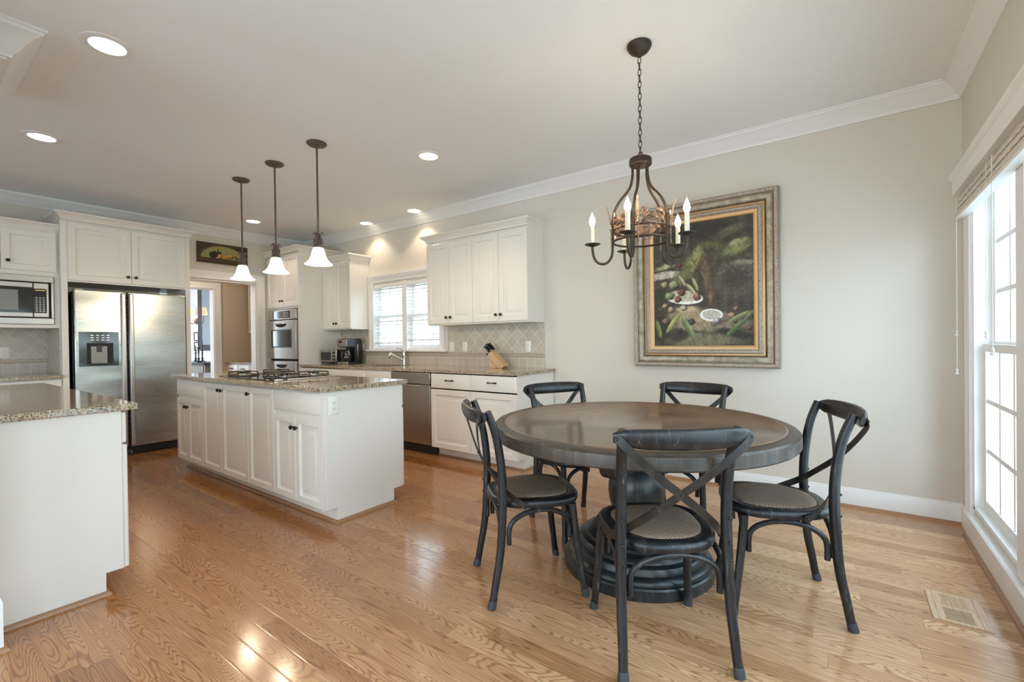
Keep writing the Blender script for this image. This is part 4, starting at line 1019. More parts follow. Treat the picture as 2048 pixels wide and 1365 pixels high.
for k in range(5):
    a0 = RA + (k + .5) * 2 * PI / 5
    vs = []; n = len(ROO)
    for rr in (RING - .004, RING + .004):
        for u, v in ROO: aa = a0 - u * 1.25 / RING; vs.append((CX + rr * math.cos(aa), CYc + rr * math.sin(aa), 1.812 + v * 1.0))
    rb = MB().add(vs, [tuple(range(n)), tuple(range(n, 2 * n))] + [(i, (i + 1) % n, n + (i + 1) % n, n + i) for i in range(n)])
    ro = rb.build('rooster', 'copper', ch)
    fm = MB()
    for (u0_, v0_, u1_, v1_) in ((-.05, .03, -.02, .05), (-.045, .045, -.015, .035), (-.02, .015, .02, .01), (-.01, .02, .03, .02), (-.03, .01, .01, -.002), (.02, .05, .035, .02), (.015, .035, .03, .005)):
        aa, ab = a0 - u0_ * 1.25 / RING, a0 - u1_ * 1.25 / RING; rr = RING + .005
        fm.tube([(CX + rr * math.cos(aa), CYc + rr * math.sin(aa), 1.812 + v0_), (CX + (rr + .004) * math.cos((aa + ab) / 2), CYc + (rr + .004) * math.sin((aa + ab) / 2), 1.812 + (v0_ + v1_) / 2 + .006), (CX + rr * math.cos(ab), CYc + rr * math.sin(ab), 1.812 + v1_)], [.002, .005, .002], 6, smooth=3)
    fm.build('feathers', 'copper', ro)

# ================================================================== DINING TABLE
TX, TY = -.905, 2.360
dt = thing('dining_table', 'round dark brown pedestal dining table with black turned base', 'table', (TX, TY, 0))
MB().lathe([(.004, .770), (.690, .770), (.694, .772), (.698, .7715), (.703, .7685), (.704, .7685)], (0, 0, 0), 96, cap=True).build('tabletop', 'tabletop', dt, local=True)
MB().lathe([(.700, .764), (.704, .7685), (.712, .769), (.735, .768), (.748, .764), (.755, .756), (.757, .748), (.757, .706), (.752, .700), (.735, .698), (.500, .698), (.500, .764)], (0, 0, 0), 128, cap=False).build('rim', 'tablerim', dt, local=True, sharp=24)
MB().lathe([(.002, .690), (.55, .690), (.55, .765), (.002, .765)], (0, 0, 0), 48).build('sub_top', 'pedestal', dt, local=True)
# plinth tiers + urn
MB().lathe([(.385, 0), (.385, .050), (.380, .058), (.372, .062), (.372, .070), (.366, .082), (.352, .092), (.345, .096), (.342, .110), (.334, .125), (.322, .132), (.312, .135), (.305, .150), (.296, .158), (.286, .160), (.270, .164), (.262, .178), (.240, .186), (.20, .19), (.12, .20)], (0, 0, 0), 72).build('plinth', 'pedestal', dt, local=True, sharp=28)
MB().lathe([(.115, .195), (.105, .215), (.100, .235), (.112, .262), (.130, .300), (.142, .345), (.147, .390), (.145, .430), (.134, .470), (.118, .505), (.108, .525), (.114, .535), (.116, .548), (.110, .556), (.094, .564), (.090, .59), (.105, .640), (.125, .690)], (0, 0, 0), 56).build('urn', 'pedestal', dt, local=True, sharp=40)
for k in range(4):
    # support rails under the top: two pairs crossing, their lower ends rounded off
    a = math.radians(-96 + 90 * (k // 2)); off = (-.165, .165)[k % 2]; c_, s_ = math.cos(a), math.sin(a); zb_ = .612 if k < 2 else .640; L_ = .60
    poly = [(-L_, .689), (L_, .689)] + [(L_ - .055 + .055 * math.cos(t_), .689 - (.689 - zb_) * math.sin(t_)) for t_ in [PI / 2 * i / 8 for i in range(1, 9)]] + [(-L_ + .055 - .055 * math.sin(t_), .689 - (.689 - zb_) * math.cos(t_)) for t_ in [PI / 2 * i / 8 for i in range(0, 8)]]
    MB(lambda x, y, z, c_=c_, s_=s_: (x * c_ - y * s_, x * s_ + y * c_, z)).prism(poly, 'y', off - .033, off + .033).build('support_rail', 'pedestal', dt, local=True, bevel=.003)

# ================================================================== CHAIRS (local frame: +x forward)
chr_ = thing('cross_back_chair', 'x', 'chair')
def seat_outline(ax, ay, cxo, n=48):
    out = []
    for i in range(n):
        t_ = 2 * PI * i / n; c_, s_ = math.cos(t_), math.sin(t_)
        e = 2 / 2.7; x = ax * math.copysign(abs(c_) ** e, c_); wv = 1 + .10 * (x / ax)
        out.append((cxo + x, ay * wv * math.copysign(abs(s_) ** e, s_)))
    return out
def loft(rings_):
    m_ = MB(); n = len(rings_[0][0]); vs = []; fs = []
    for o, z in rings_: vs += [(x, y, z) for x, y in o]
    for j in range(len(rings_)):
        q = (j + 1) % len(rings_)
        for i in range(n): k = (i + 1) % n; fs.append((j * n + i, j * n + k, q * n + k, q * n + i))
    return m_.add(vs, fs)
so = lambda d: seat_outline(.215 - d, .208 - d, .022)
loft([(so(.0), .430), (so(-.004), .440), (so(-.004), .455), (so(.003), .464), (so(.012), .467), (so(.040), .467), (so(.044), .462), (so(.044), .430)]).build('seat_frame', 'chair', chr_, local=True, sharp=50)
wm = MB(); vs = []; fs = []; n = 48
levels = [(.043, .462), (.044, .468), (.050, .472), (.075, .475), (.11, .476), (.16, .4765)]
for d, z in levels: vs += [(x, y, z) for x, y in so(d)]
for j in range(len(levels) - 1):
    for i in range(n): k = (i + 1) % n; fs.append((j * n + i, j * n + k, (j + 1) * n + k, (j + 1) * n + i))
fs.append(tuple(range((len(levels) - 1) * n, len(levels) * n)))
wm.add(vs, fs).build('seat', 'weave', chr_, local=True, sharp=60)
for s in (1, -1):
    rl = MB().tube([(-.222, s * .207, .0), (-.205, s * .203, .10), (-.180, s * .199, .24), (-.168, s * .196, .40), (-.165, s * .194, .55), (-.176, s * .194, .68), (-.198, s * .198, .79), (-.233, s * .204, .884)], [.0165, .0175, .0185, .020, .020, .0195, .0185, .017], 14, smooth=5).build('rear_leg', 'chair', chr_, local=True)
    MB().tube([(-.226, s * .208, .0), (-.220, s * .2065, .022), (-.217, s * .206, .036)], [.0195, .0195, .0175], 14, smooth=0).build('foot_cap', 'rubber', rl, local=True)
    fl_ = MB().tube([(.222, s * .214, .0), (.206, s * .205, .12), (.188, s * .196, .26), (.176, s * .190, .38), (.172, s * .188, .432)], [.0155, .0165, .0175, .018, .018], 14, smooth=5).build('front_leg', 'chair', chr_, local=True)
    MB().tube([(.2235, s * .2145, .0), (.2205, s * .213, .022), (.2185, s * .212, .036)], [.0185, .0185, .0165], 14, smooth=0).build('foot_cap', 'rubber', fl_, local=True)
def arch(p0, p1, zlow, ztop, name='arch_brace'):
    p0, p1 = Vector(p0), Vector(p1); mid = (p0 + p1) / 2; hv = (p1 - p0) / 2; zb = zlow + .05
    pts = [(p0.x, p0.y, zlow), (p0.x, p0.y, zb)]
    for i in range(1, 10):
        t_ = PI - PI * i / 10; q = mid + hv * math.cos(t_); pts.append((q.x, q.y, zb + (ztop - zb) * math.sin(t_) ** .85))
    pts += [(p1.x, p1.y, zb), (p1.x, p1.y, zlow)]
    return MB().tube(pts, .0115, 10, smooth=3).build(name, 'chair', chr_, local=True)
arch((-.170, -.165), (-.170, .165), .275, .418)
arch((.172, -.158), (.172, .158), .275, .418)
for s in (1, -1): arch((-.138, s * .196), (.155, s * .190), .275, .418)
# top rail: bowed, oval section
rp_ = []; rr_ = []
for i in range(13):
    f_ = -1 + 2 * i / 12; rp_.append((-.250 - .048 * (1 - f_ * f_), .240 * f_, .864 - .002 * (1 - f_ * f_)))
    rr_.append(.028 + .0115 * (1 - abs(f_) ** 3) if i not in (0, 12) else .018)
m_ = MB().tube(rp_, rr_, 16, flat=.46, smooth=3, upv=(-.25, 0, 1))
m_.build('top_rail', 'chair', chr_, local=True, sharp=50)
for s in (1, -1):
    pts = [(-.268, s * .234, .868), (-.278, s * .200, .832), (-.262, s * .110, .745), (-.236 - .003 * s, 0, .655), (-.196, -s * .095, .575), (-.142, -s * .168, .505), (-.085, -s * .210, .460), (-.055, -s * .216, .443)]
    m_ = MB(); n = 4; P2 = [Vector(p) for p in pts]
    # flat strap: width in the plane of the back, thin across it
    Q = []
    for i in range(len(P2) - 1):
        p0 = P2[max(i - 1, 0)]; p1 = P2[i]; p2 = P2[i + 1]; p3 = P2[min(i + 2, len(P2) - 1)]
        for k in range(4):
            u = k / 4; Q.append(.5 * ((2 * p1) + (-p0 + p2) * u + (2 * p0 - 5 * p1 + 4 * p2 - p3) * u * u + (-p0 + 3 * p1 - 3 * p2 + p3) * u ** 3))
    Q.append(P2[-1]); vs = []; fs = []
    for i, q in enumerate(Q):
        d = (Q[min(i + 1, len(Q) - 1)] - Q[max(i - 1, 0)]).normalized()
        f_ = i / (len(Q) - 1)
        nrm = Vector((-1, 0, -.15)).lerp(Vector((-.25, -s * 1, .1)), max(0, (f_ - .6) / .4)); nrm = (nrm - d * nrm.dot(d)).normalized(); wd = d.cross(nrm) * (.0145 if 0 < i < len(Q) - 1 else .010)
        th = nrm * .0022
        vs += [tuple(q + wd + th), tuple(q - wd + th), tuple(q - wd - th), tuple(q + wd - th)]
    for i in range(len(Q) - 1):
        for k in range(4): l_ = (k + 1) % 4; fs.append((4 * i + k, 4 * i + l_, 4 * i + 4 + l_, 4 * i + 4 + k))
    fs.append((0, 1, 2, 3)); e_ = 4 * (len(Q) - 1); fs.append((e_ + 3, e_ + 2, e_ + 1, e_))
    st = m_.add(vs, fs).build('cross_strap', 'strap', chr_, local=True)
    for q in ([(-.271, s * .232, .862), (-.063, -s * .219, .446)] + ([(-.243, 0, .655)] if s > 0 else [])): MB().sphere(q, .0055, 6).build('screw', 'screw', st, local=True)
    
    for zz in (.40, .462, .55): MB().sphere((-.168 - .019, s * .197, zz), .0055, 6).build('bolt', 'screw', chr_, local=True)
CH = [((-.604, 1.804), 128.1, 'black cross-back chair nearest the camera, its back towards us in front of the table'),
      ((-1.293, 1.8845), 49.6, 'black cross-back chair on the left side of the table, nearest the kitchen island'),
      ((-.2545, 2.420), 199.5, 'black cross-back chair on the right side of the table, nearest the big window'),
      ((-1.431, 2.650), -29.7, 'black cross-back chair behind the table beside the end of the kitchen cabinets'),
      ((-.840, 2.961), -94.8, 'black cross-back chair behind the table directly below the framed painting')]
for i, (c_, a, lab) in enumerate(CH):
    o = chr_ if i == 0 else copy_tree(chr_)
    o.location = (c_[0], c_[1], 0); o.rotation_euler.z = math.radians(a); tag(o, lab, 'chair', 'cross-back chairs around the dining table')

# ================================================================== PICTURES
def canvas(name, T, W_, H_, fn, parent, nx=150, ny=190):
    """flat canvas whose paint is laid on as a grid of colours; fn(u, v) -> rgb arrays"""
    u = np.linspace(0, 1, nx); v = np.linspace(0, 1, ny); U, V = np.meshgrid(u, v)
    rgb = fn(U, V)
    vs = [T(a * W_, b * H_, 0) for b in v for a in u]
    fs = [(j * nx + i, j * nx + i + 1, (j + 1) * nx + i + 1, (j + 1) * nx + i) for j in range(ny - 1) for i in range(nx - 1)]
    mb = MB(); mb.add(vs, fs); o = mb.build(name, 'painting', parent)
    at_ = o.data.color_attributes.new('paint', 'FLOAT_COLOR', 'POINT')
    buf = np.ones((ny * nx, 4), dtype=np.float32); buf[:, :3] = (np.clip(rgb, 0, 1) ** 2.2).reshape(-1, 3); at_.data.foreach_set('color', buf.ravel())
    return o
rng = np.random.RandomState(3)
def fbm(U, V, f, seed, octv=4):
    out = np.zeros_like(U); amp = 1; r = np.random.RandomState(seed)
    for k in range(octv):
        for q in range(3):
            a = r.rand() * 6.28; ph = r.rand() * 6.28; out += amp * np.sin((U * math.cos(a) + V * math.sin(a)) * f * (1.9 ** k) * 6.28 + ph + 1.5 * np.sin((U * math.sin(a) - V * math.cos(a)) * f * 4 + ph))
        amp *= .55
    return out / 5
def ell(U, V, cx, cyy, rx, ry, ang=0, soft=.12):
    c_, s_ = math.cos(ang), math.sin(ang); x = (U - cx); y = (V - cyy) * 1.33
    p = (x * c_ + y * s_) / rx; q = (-x * s_ + y * c_) / ry
    return np.clip((1 - np.sqrt(p * p + q * q)) / soft, 0, 1), p, q
def lay(img, m_, col): return img * (1 - m_[..., None]) + np.array(col) * m_[..., None]
def ball(img, U, V, cx, cyy, r, col, ang=0, asp=1):
    m_, p, q = ell(U + .004 * np.sin(V * 160), V, cx, cyy, r, r * asp, ang, .22); m_ = m_ * .92; col = tuple(.75 * k + .25 * sum(col) / 3 for k in col)
    hi = np.clip(1.05 - ((p + .35) ** 2 + (q - .4) ** 2) * .55, .25, 1.25)
    c_ = np.array(col)[None, None, :] * hi[..., None]
    return img * (1 - m_[..., None]) + c_ * m_[..., None]
def still_life(U, V):
    n = fbm(U, V, 3, 1); n2 = fbm(U, V, 9, 2, 5)
    img = np.ones(U.shape + (3,)) * np.array([.21, .19, .14]); img += (n * .05 + n2 * .035)[..., None] * np.array([1, .95, .7])
    def blob(cx, cyy, rx, ry, ang, col, soft=.5, tex=.25):
        nonlocal img
        m_, p, q = ell(U + n2 * .012, V + n * .012, cx, cyy, rx, ry, ang, soft); img = lay(img, m_ * np.clip(1 + n2 * tex * 1.5, .3, 1), col)
    blob(.5, .92, .6, .12, 0, (.14, .14, .10)); blob(.80, .90, .2, .07, .3, (.30, .31, .22), .6)
    blob(.10, .59, .22, .05, .1, (.62, .60, .53), .3); blob(.12, .66, .14, .035, .2, (.50, .52, .34), .4)
    blob(.83, .75, .20, .075, .35, (.42, .46, .24), .7); blob(.86, .80, .13, .04, .3, (.50, .52, .32), .6); blob(.62, .80, .14, .05, -.3, (.30, .32, .18), .6); blob(.90, .64, .14, .035, 0, (.52, .49, .42), .5)
    blob(.42, .68, .09, .19, -.5, (.40, .42, .20), .5); blob(.46, .72, .05, .17, -.35, (.50, .50, .27), .5); blob(.36, .62, .07, .13, .3, (.35, .37, .18), .5); blob(.28, .55, .09, .09, .4, (.36, .40, .22), .5)
    blob(.55, .58, .06, .25, .12, (.37, .29, .19), .6); blob(.60, .42, .035, .18, -.1, (.44, .33, .20), .6); blob(.66, .50, .12, .2, 0, (.25, .20, .15), .9)
    blob(.84, .53, .24, .22, .2, (.34, .31, .25), .5); blob(.84, .52, .19, .16, .2, (.20, .17, .14), .5)
    blob(.05, .42, .12, .12, 0, (.15, .19, .11), .6)
    blob(.46, .235, .38, .095, -.05, (.55, .46, .32), .4); blob(.42, .16, .30, .07, -.1, (.50, .43, .31), .5); blob(.50, .04, .42, .10, 0, (.38, .35, .24), .4)
    blob(.35, .30, .16, .04, 0, (.66, .56, .38), .5); blob(.80, .16, .22, .05, .12, (.42, .36, .28), .4); blob(.85, .09, .25, .05, -.2, (.13, .12, .09), .5)
    blob(.06, .16, .12, .22, 0, (.14, .15, .10), .5); blob(.28, .08, .16, .07, .4, (.17, .15, .11), .6)
    rs = np.random.RandomState(11)
    for k in range(260):
        cx, cyy = rs.rand(), .30 + .70 * rs.rand(); ang = -1.2 + 2.2 * rs.rand(); L_ = .02 + .06 * rs.rand(); wd = .004 + .010 * rs.rand()
        tone = .6 + .75 * rs.rand(); i_ = min(U.shape[0] - 1, int(cyy * (U.shape[0] - 1))); j_ = min(U.shape[1] - 1, int(cx * (U.shape[1] - 1)))
        c0 = img[i_, j_] * tone + np.array([.03, .03, .01]) * rs.rand()
        m_, p, q = ell(U + n2 * .01, V + n2 * .01, cx, cyy, L_, wd, ang, .6); img = lay(img, m_ * .75, c0)
    m_, p, q = ell(U, V, .325, .395, .20, .055 * 1.33, -.12, .04); img = lay(img, m_, (.82, .80, .74)); m_, p, q = ell(U, V, .325, .410, .18, .048 * 1.33, -.12, .1); img = lay(img, m_, (.62, .58, .48))
    for cx, cyy, r, col, asp in ((.22, .505, .062, (.55, .60, .33), .9), (.17, .415, .06, (.50, .56, .28), .8), (.12, .51, .045, (.72, .56, .30), 1), (.30, .44, .048, (.50, .17, .12), .95), (.26, .385, .042, (.55, .20, .13), 1), (.46, .395, .046, (.62, .22, .15), 1), (.28, .665, .03, (.48, .14, .16), 1), (.12, .335, .035, (.80, .50, .32), .9), (.185, .30, .04, (.82, .52, .33), 1), (.32, .310, .042, (.80, .68, .48), .8), (.13, .205, .045, (.60, .33, .22), 1), (.28, .125, .036, (.28, .16, .17), 1), (.40, .195, .042, (.25, .18, .20), 1), (.80, .235, .040, (.74, .42, .26), .9), (.84, .285, .030, (.60, .32, .22), 1), (.955, .135, .034, (.42, .24, .22), 1), (.83, .19, .03, (.45, .22, .16), 1)):
        img = ball(img, U, V, cx, cyy, r, col, 0, asp)
    for cx, cyy, rx, ry, ang, col in ((.40, .46, .10, .022, -.9, (.72, .66, .46)), (.44, .50, .09, .02, -1.2, (.66, .62, .42)), (.30, .54, .09, .016, -1.0, (.68, .62, .44)), (.21, .19, .15, .033, .95, (.60, .62, .30)), (.37, .14, .16, .034, -1.05, (.45, .55, .26)), (.045, .14, .12, .03, -1.35, (.45, .52, .22)), (.84, .14, .17, .03, .75, (.30, .42, .20)), (.86, .22, .14, .028, .5, (.48, .50, .26)), (.97, .24, .10, .02, .8, (.40, .44, .24))):
        m_, p, q = ell(U, V, cx, cyy, rx, ry, ang, .25); sh_ = .8 + .35 * np.clip(q, -1, 1) + .12 * np.sin(q * 18)
        img = img * (1 - m_[..., None]) + (np.array(col)[None, None] * sh_[..., None]) * m_[..., None]
    m_, p, q = ell(U, V, .60, .245, .115, .055 * 1.2, -.05, .05); img = lay(img, m_, (.84, .83, .78)); m_, p, q = ell(U, V, .60, .247, .095, .044 * 1.2, -.05, .08); img = lay(img, m_, (.60, .58, .55))
    img = ball(img, U, V, .66, .20, .046, (.62, .54, .62), .3, .75)
    img = img * (1 + n2[..., None] * .10); g_ = img.mean(axis=-1, keepdims=True); return (g_ * .34 + img * .66) * 1.22 * (1 + .16 * fbm(U, V, 22, 9, 4)[..., None]) + .03
T = lambda u, v, w_: (-1.334 + u, YB - .035 - w_, 1.141 + v)
PW, PH = .775, 1.021
pc = thing('framed_painting', 'large still life painting of vegetables and plates in a wide silver and gold frame', 'painting', (-.95, YB, .97))
box((-1.505, YB - .03, .975), (-.395, YB - .001, 2.34)).build('backing', 'dkframe', pc)
canvas('canvas', T, PW, PH, still_life, pc, 190, 240)
fn = lambda a, b, h: (a, YB - h, b)
rect = lambda d: [(-1.334 - d, 1.141 - d), (-.559 + d, 1.141 - d), (-.559 + d, 2.162 + d), (-1.334 - d, 2.162 + d)]
MB().sweep(rect(0), [(.0, .03), (.0, .040), (-.012, .050), (-.030, .052), (-.030, .03)], True, fn).build('gold_fillet', 'gold', pc)
MB().sweep(rect(0), [(-.030, .03), (-.030, .056), (-.040, .064), (-.058, .064), (-.066, .056), (-.066, .03)], True, fn).build('inner_carving', 'silver_orn', pc)
MB().sweep(rect(0), [(-.066, .03), (-.066, .052), (-.080, .050), (-.086, .03)], True, fn).build('gold_line', 'gold', pc)
MB().sweep(rect(0), [(-.086, .02), (-.086, .050), (-.096, .066), (-.120, .072), (-.134, .066), (-.134, .02)], True, fn).build('leafed_band', 'silver_band', pc)
MB().sweep(rect(0), [(-.134, .0), (-.134, .060), (-.146, .076), (-.164, .078), (-.174, .062), (-.178, .030), (-.178, .0)], True, fn).build('outer_carving', 'silver_orn', pc)
bd = MB()
def beads(d, h, step, r):
    x0, x1, z0, z1 = -1.334 - d, -.559 + d, 1.141 - d, 2.162 + d
    def bead(x, z):
        o = len(bd.v); y = YB - h
        bd.add([(x - r, y, z), (x, y, z - r), (x + r, y, z), (x, y, z + r), (x, y - r, z)], [(0, 1, 4), (1, 2, 4), (2, 3, 4), (3, 0, 4)])
    nx = int((x1 - x0) / step); nz = int((z1 - z0) / step)
    for i in range(nx + 1):
        x = x0 + (x1 - x0) * i / nx; bead(x, z0); bead(x, z1)
    for i in range(1, nz): z = z0 + (z1 - z0) * i / nz; bead(x0, z); bead(x1, z)
BM = mk('pale_silver_beads', (.66, .58, .50), .4, .3)
beads(.049, .062, .015, .0055); bd.build('inner_beading', BM, pc); bd = MB(); beads(.155, .076, .017, .0065); bd.build('outer_beading', BM, pc)

def fruit(U, V):
    img = np.ones(U.shape + (3,)) * np.array([.27, .20, .14]); n = fbm(U, V, 6, 5); img += n[..., None] * .04
    x = (U - .5) / .43; y = (V - .26) / .62; arch_ = ((x * x + y * y) < 1) & (V > .26)
    img = np.where(arch_[..., None], np.array([.60, .58, .36]) + n[..., None] * .03, img)
    rim = (np.abs(np.sqrt(x * x + y * y) - 1.05) < .04) & (V > .26); img = np.where(rim[..., None], np.array([.34, .25, .17]), img)
    for z0_, c_ in ((.26, (.20, .12, .08)), (.20, (.38, .27, .18)), (.12, (.24, .17, .12)), (.05, (.34, .25, .18))): img = np.where((V < z0_)[..., None], np.array(c_) + n[..., None] * .02, img)
    def b(cx, cyy, rx, ry, col, ang=0):
        nonlocal img
        c2, s2 = math.cos(ang), math.sin(ang); X = (U - cx) * 2.3; Y = (V - cyy); p = (X * c2 + Y * s2) / rx; q = (-X * s2 + Y * c2) / ry; d = np.sqrt(p * p + q * q); m_ = np.clip((1 - d) / .15, 0, 1)
        img = img * (1 - m_[..., None]) + np.array(col) * np.clip(1.1 - ((p + .3) ** 2 + (q - .4) ** 2) * .4, .4, 1.2)[..., None] * m_[..., None]
    for k in range(26): b(.24 + rng.rand() * .22, .36 + rng.rand() * .22, .07, .05, (.17 + .1 * rng.rand(), .17, .12), rng.rand() * 3)
    b(.30, .38, .18, .14, (.15, .12, .11)); b(.40, .62, .03, .14, (.20, .22, .12))
    for cx, cyy, r in ((.44, .37, .13), (.53, .33, .11), (.65, .42, .14), (.59, .38, .09)): b(cx, cyy, r, r, (.80, .58, .27))
    for cx, cyy, a_ in ((.74, .44, .6), (.79, .38, -.3), (.76, .32, .2), (.36, .52, -.8)): b(cx, cyy, .09, .03, (.22, .25, .14), a_)
    return img
ap = thing('arched_fruit_plaque', 'brown plaque above the doorway with a painted arch of fruit', 'wall plaque', (XA, 2.77, 2.31))
box((XA + .001, 2.448, 2.312), (XA + .018, 3.084, 2.588)).build('board', 'dkframe', ap)
canvas('painted_face', lambda u, v, w_: (XA + .0195 + w_, 2.448 + u, 2.312 + v), .636, .276, fruit, ap, 150, 70)

# ================================================================== FLOOR VENT
vx0, vx1, vy0, vy1 = .300, .485, 2.605, 2.865
fv = thing('floor_vent', 'flush oak floor register with dark slots near the big window', 'vent', ((vx0 + vx1) / 2, (vy0 + vy1) / 2, 0))
T0 = lambda x, y, z: (x, y, z)
m_ = MB(); 
m_.box((.302, 2.60, 0), (.322, 2.872, .004)); m_.box((.323, 2.60, 0), (.345, 2.872, .004)); m_.box((.435, 2.60, 0), (.458, 2.872, .004)); m_.box((.459, 2.60, 0), (.485, 2.872, .004)); m_.box((.345, 2.60, 0), (.435, 2.618, .004)); m_.box((.345, 2.855, 0), (.435, 2.872, .004)); m_.box((.345, 2.728, 0), (.435, 2.745, .004))
m_.build('frame', 'oak_light', fv)
box((.345, 2.618, .0002), (.435, 2.855, .0012)).build('shadow_box', 'dark_gap', fv)
m_ = MB()
for k in range(8): y = 2.6185 + k * .0138; m_.box((.345, y + .0062, .0013), (.435, y + .0118, .004))
for k in range(9): y = 2.746 + k * .0122; m_.box((.345, y + .0030, .0013), (.435, y + .0115, .004))
m_.build('slats', 'oak_light', fv)

# ================================================================== PANTRY AND DINING ROOM THINGS
pb = thing('base_cabinet', 'pantry base cabinet with small drawers seen through the doorway', 'cabinet', (-7.8, 3.67, 0))
m_ = MB(); m_.box((HX + .001, 3.36, ZD), (-7.11, YB - .001, ZU)); m_.box((HX + .001, 3.44, 0), (-7.11, YB - .001, ZD)); m_.build('carcass', 'cab', pb)
T = face_T('-y', 3.36)
for k in range(3): a = HX + .02 + k * .41; drawer(T, a, a + .40, .722, ZU - .01, pb, 'bar'); door(T, a, a + .40, ZD, .71, pb)
worktop('granite_worktop', [(HX + .001, 3.33), (-7.11, 3.33), (-7.11, YB - .001), (HX + .001, YB - .001)], ZT, TH, 'granite worktop in the pantry behind the doorway')
pg = thing('glass_cabinet', 'pantry wall cabinet with glazed white door seen through the doorway', 'cabinet', (-7.8, 3.8, 1.387))
box((HX + .12, 3.68, 1.387), (-7.12, YB - .001, 2.40)).build('carcass', 'cab', pg)
for k in range(3):
    a = HX + .12 + k * .36; b = a + .355; m_ = MB(face_T('-y', 3.68))
    m_.box((a, 1.39, 0), (a + .045, 2.39, .02)); m_.box((b - .045, 1.39, 0), (b, 2.39, .02)); m_.box((a + .045, 1.39, 0), (b - .045, 1.44, .02)); m_.box((a + .045, 2.34, 0), (b - .045, 2.39, .02))
    for q in range(1, 5): zz = 1.44 + q * .18; m_.box((a + .045, zz - .008, .002), (b - .045, zz + .008, .018))
    m_.box(((a + b) / 2 - .008, 1.44, .0025), ((a + b) / 2 + .008, 2.34, .0175))
    d = m_.build('door', 'cab', pg); MB(face_T('-y', 3.68)).box((a + .045, 1.44, .003), (b - .045, 2.34, .006)).build('glass', mk('dim_glass', (.16, .12, .09), .1), d)
tag(box((HX + .001, YB - .013, ZT + .001), (-7.11, YB - .001, 1.386)).build('tile_backsplash', 'tile_d'), 'tiled backsplash above the pantry worktop', 'backsplash')

ym = YB - .002
mr = thing('wall_mirror', 'tall dark-framed wall mirror in the blue room beyond the doorway', 'mirror', (-10.6, ym, 1.08))
m_ = MB(); fn = lambda a, b, h: (a, ym - h, b)
m_.sweep([(-11.22, 1.08), (-9.6, 1.08), (-9.6, 2.5), (-11.22, 2.5)], [(0, 0), (0, .03), (.02, .045), (.10, .035), (.12, .015), (.12, 0)], True, fn); m_.build('frame', 'dkframe', mr)
box((-11.12, ym - .012, 1.18), (-9.7, ym - .004, 2.40)).build('mirror_glass', 'mirror', mr)
wsx, wsy = -11.36, 3.985
ws = thing('wall_sconce', 'bronze wall sconce with glowing orange shade beside the dark-framed mirror', 'wall lamp', (wsx, wsy, 1.72))
MB().sphere((wsx, ym - .012, 1.72), .05, 8, 1.4).build('backplate', 'copper', ws)
MB().tube([(wsx, ym - .03, 1.72), (wsx - .0, ym - .07, 1.66), (wsx, ym - .13, 1.68), (wsx, ym - .15, 1.78), (wsx, ym - .15, 1.85)], .008, 8).build('arm', 'copper', ws)
MB().lathe([(.075, 1.86), (.045, 2.02), (.043, 2.02), (.073, 1.86)], (wsx, ym - .15, 0), 20, cap=False).build('lamp_shade', 'lampshade', ws)
l = bpy.data.lights.new('bulb', 'POINT'); l.energy = 4; l.color = (1, .62, .35); l.shadow_soft_size = .03
lo = bpy.data.objects.new('bulb', l); C.objects.link(lo); lo.parent = ws; lo.location = (0, ym - .15 - wsy, .22)
for (z0_, lab) in ((1.285, 'small black-framed print on the blue wall, upper of two'), (1.07, 'small black-framed print on the blue wall, lower of two')):
    pf = thing('framed_print', lab, 'framed print', (-11.4, ym, z0_), group='small prints in the blue room')
    MB().sweep([(-11.52, z0_), (-11.28, z0_), (-11.28, z0_ + .195), (-11.52, z0_ + .195)], [(0, 0), (0, .018), (.022, .018), (.022, 0)], True, fn).build('frame', 'dkframe', pf)
    box((-11.50, ym - .008, z0_ + .02), (-11.30, ym - .001, z0_ + .175)).build('print', 'paper', pf)
sb = thing('sideboard', 'dark-topped sideboard against the wall of the blue room', 'sideboard', (-10.8, 3.7, 0))
box((-12.3, 3.50, .82), (-9.7, 3.95, .855)).build('top', 'dkframe', sb, bevel=.004)
box((-12.25, 3.54, .12), (-9.75, 3.94, .82)).build('body', mk('grey_washed_wood', (.20, .18, .15), .5), sb)
for a in (-12.2, -11.4, -10.6): MB(face_T('-y', 3.54)).panel(a, a + .78, .62, .80, .02, groove=False).build('drawer', mk('grey_drawer', (.24, .22, .19), .5), sb)
for xx in (-12.22, -9.80):
    for yy in (3.56, 3.90): box((xx, yy, 0), (xx + .05, yy + .035, .12)).build('leg', 'dkframe', sb)
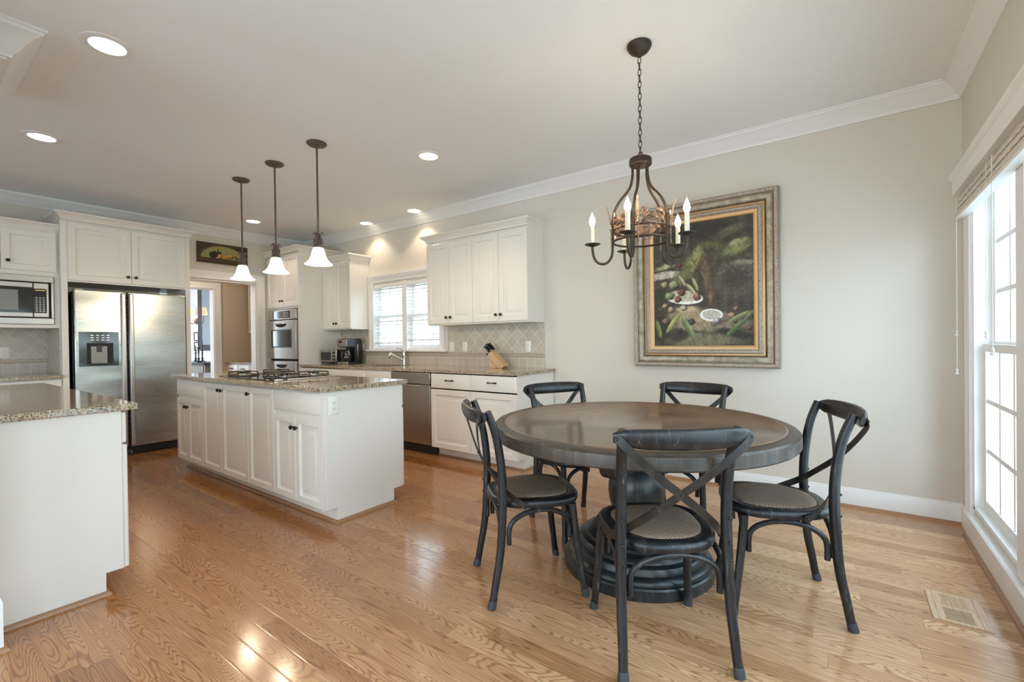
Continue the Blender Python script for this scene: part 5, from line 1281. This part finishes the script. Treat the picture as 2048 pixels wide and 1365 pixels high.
rn = tag(box((-11.8, 3.55, .8555), (-10.2, 3.92, .862)).build('table_runner', 'paper'), 'white runner lying on the dark sideboard top', 'runner')
for i, (xx, yy, h_) in enumerate(((-10.32, 3.70, .42), (-10.42, 3.62, .32), (-10.22, 3.60, .50))):
    cd = thing('candlestick', ['middle-height black candlestick on the sideboard', 'shortest black candlestick on the sideboard', 'tallest black candlestick on the sideboard'][i], 'candlestick', (xx, yy, .8625), group='candlesticks on the sideboard')
    MB().lathe([(.05, 0), (.05, .01), (.015, .03), (.022, .07), (.010, .10), (.016, h_ * .45), (.008, h_ * .5), (.03, h_ * .55), (.03, h_ * .57), (.008, h_ * .58)], (0, 0, 0), 16).build('stem', 'dkframe', cd, local=True)
    MB().lathe([(.010, h_ * .575), (.009, h_), (.002, h_ + .004)], (0, 0, 0), 12).build('candle', 'dkframe', cd, local=True)

# ================================================================== OUTSIDE
struct(box((XW + .2, -12, -.45), (14, 16, -.40)).build('floor_patio', 'ground'))
struct(box((-9, YB + .16, -.45), (XW + .2, 16, -.40)).build('floor_yard', 'ground'))
struct(box((-8, YF - 10, -.45), (XW + .2, YF - .16, -.40)).build('floor_lawn', 'ground'))
nb = thing('brick_house', 'pale sunlit brick house seen dimly through the big window', 'house', (3.2, 9.5, -.4))
box((2.1, 8.6, -.4), (5.5, 12, 3.4)).build('brick_wall', 'brick', nb)
box((2.5, 8.57, .8), (3.4, 8.60, 2.2)).build('shutter', 'trim', nb)
def hedge(x0, x1, y0, y1, z1, label):
    m_ = MB(); r = random.Random(5)
    n = int(((x1 - x0) * (y1 - y0)) / .5)
    for k in range(n): m_.sphere((r.uniform(x0, x1), r.uniform(y0, y1), r.uniform(-.2, z1 - .4)), r.uniform(.35, .6), 5)
    return tag(m_.build('hedge', 'foliage'), label, 'hedge')
hedge(-11, -3.0, 10.5, 11.6, 1.8, 'green hedge glimpsed between the slats of the kitchen window blinds')
hedge(6.5, 8.0, -6, 6, 2.4, 'unseen green hedge across the patio, added to tint indoor reflections')  # out of view; added for green in the reflections indoors
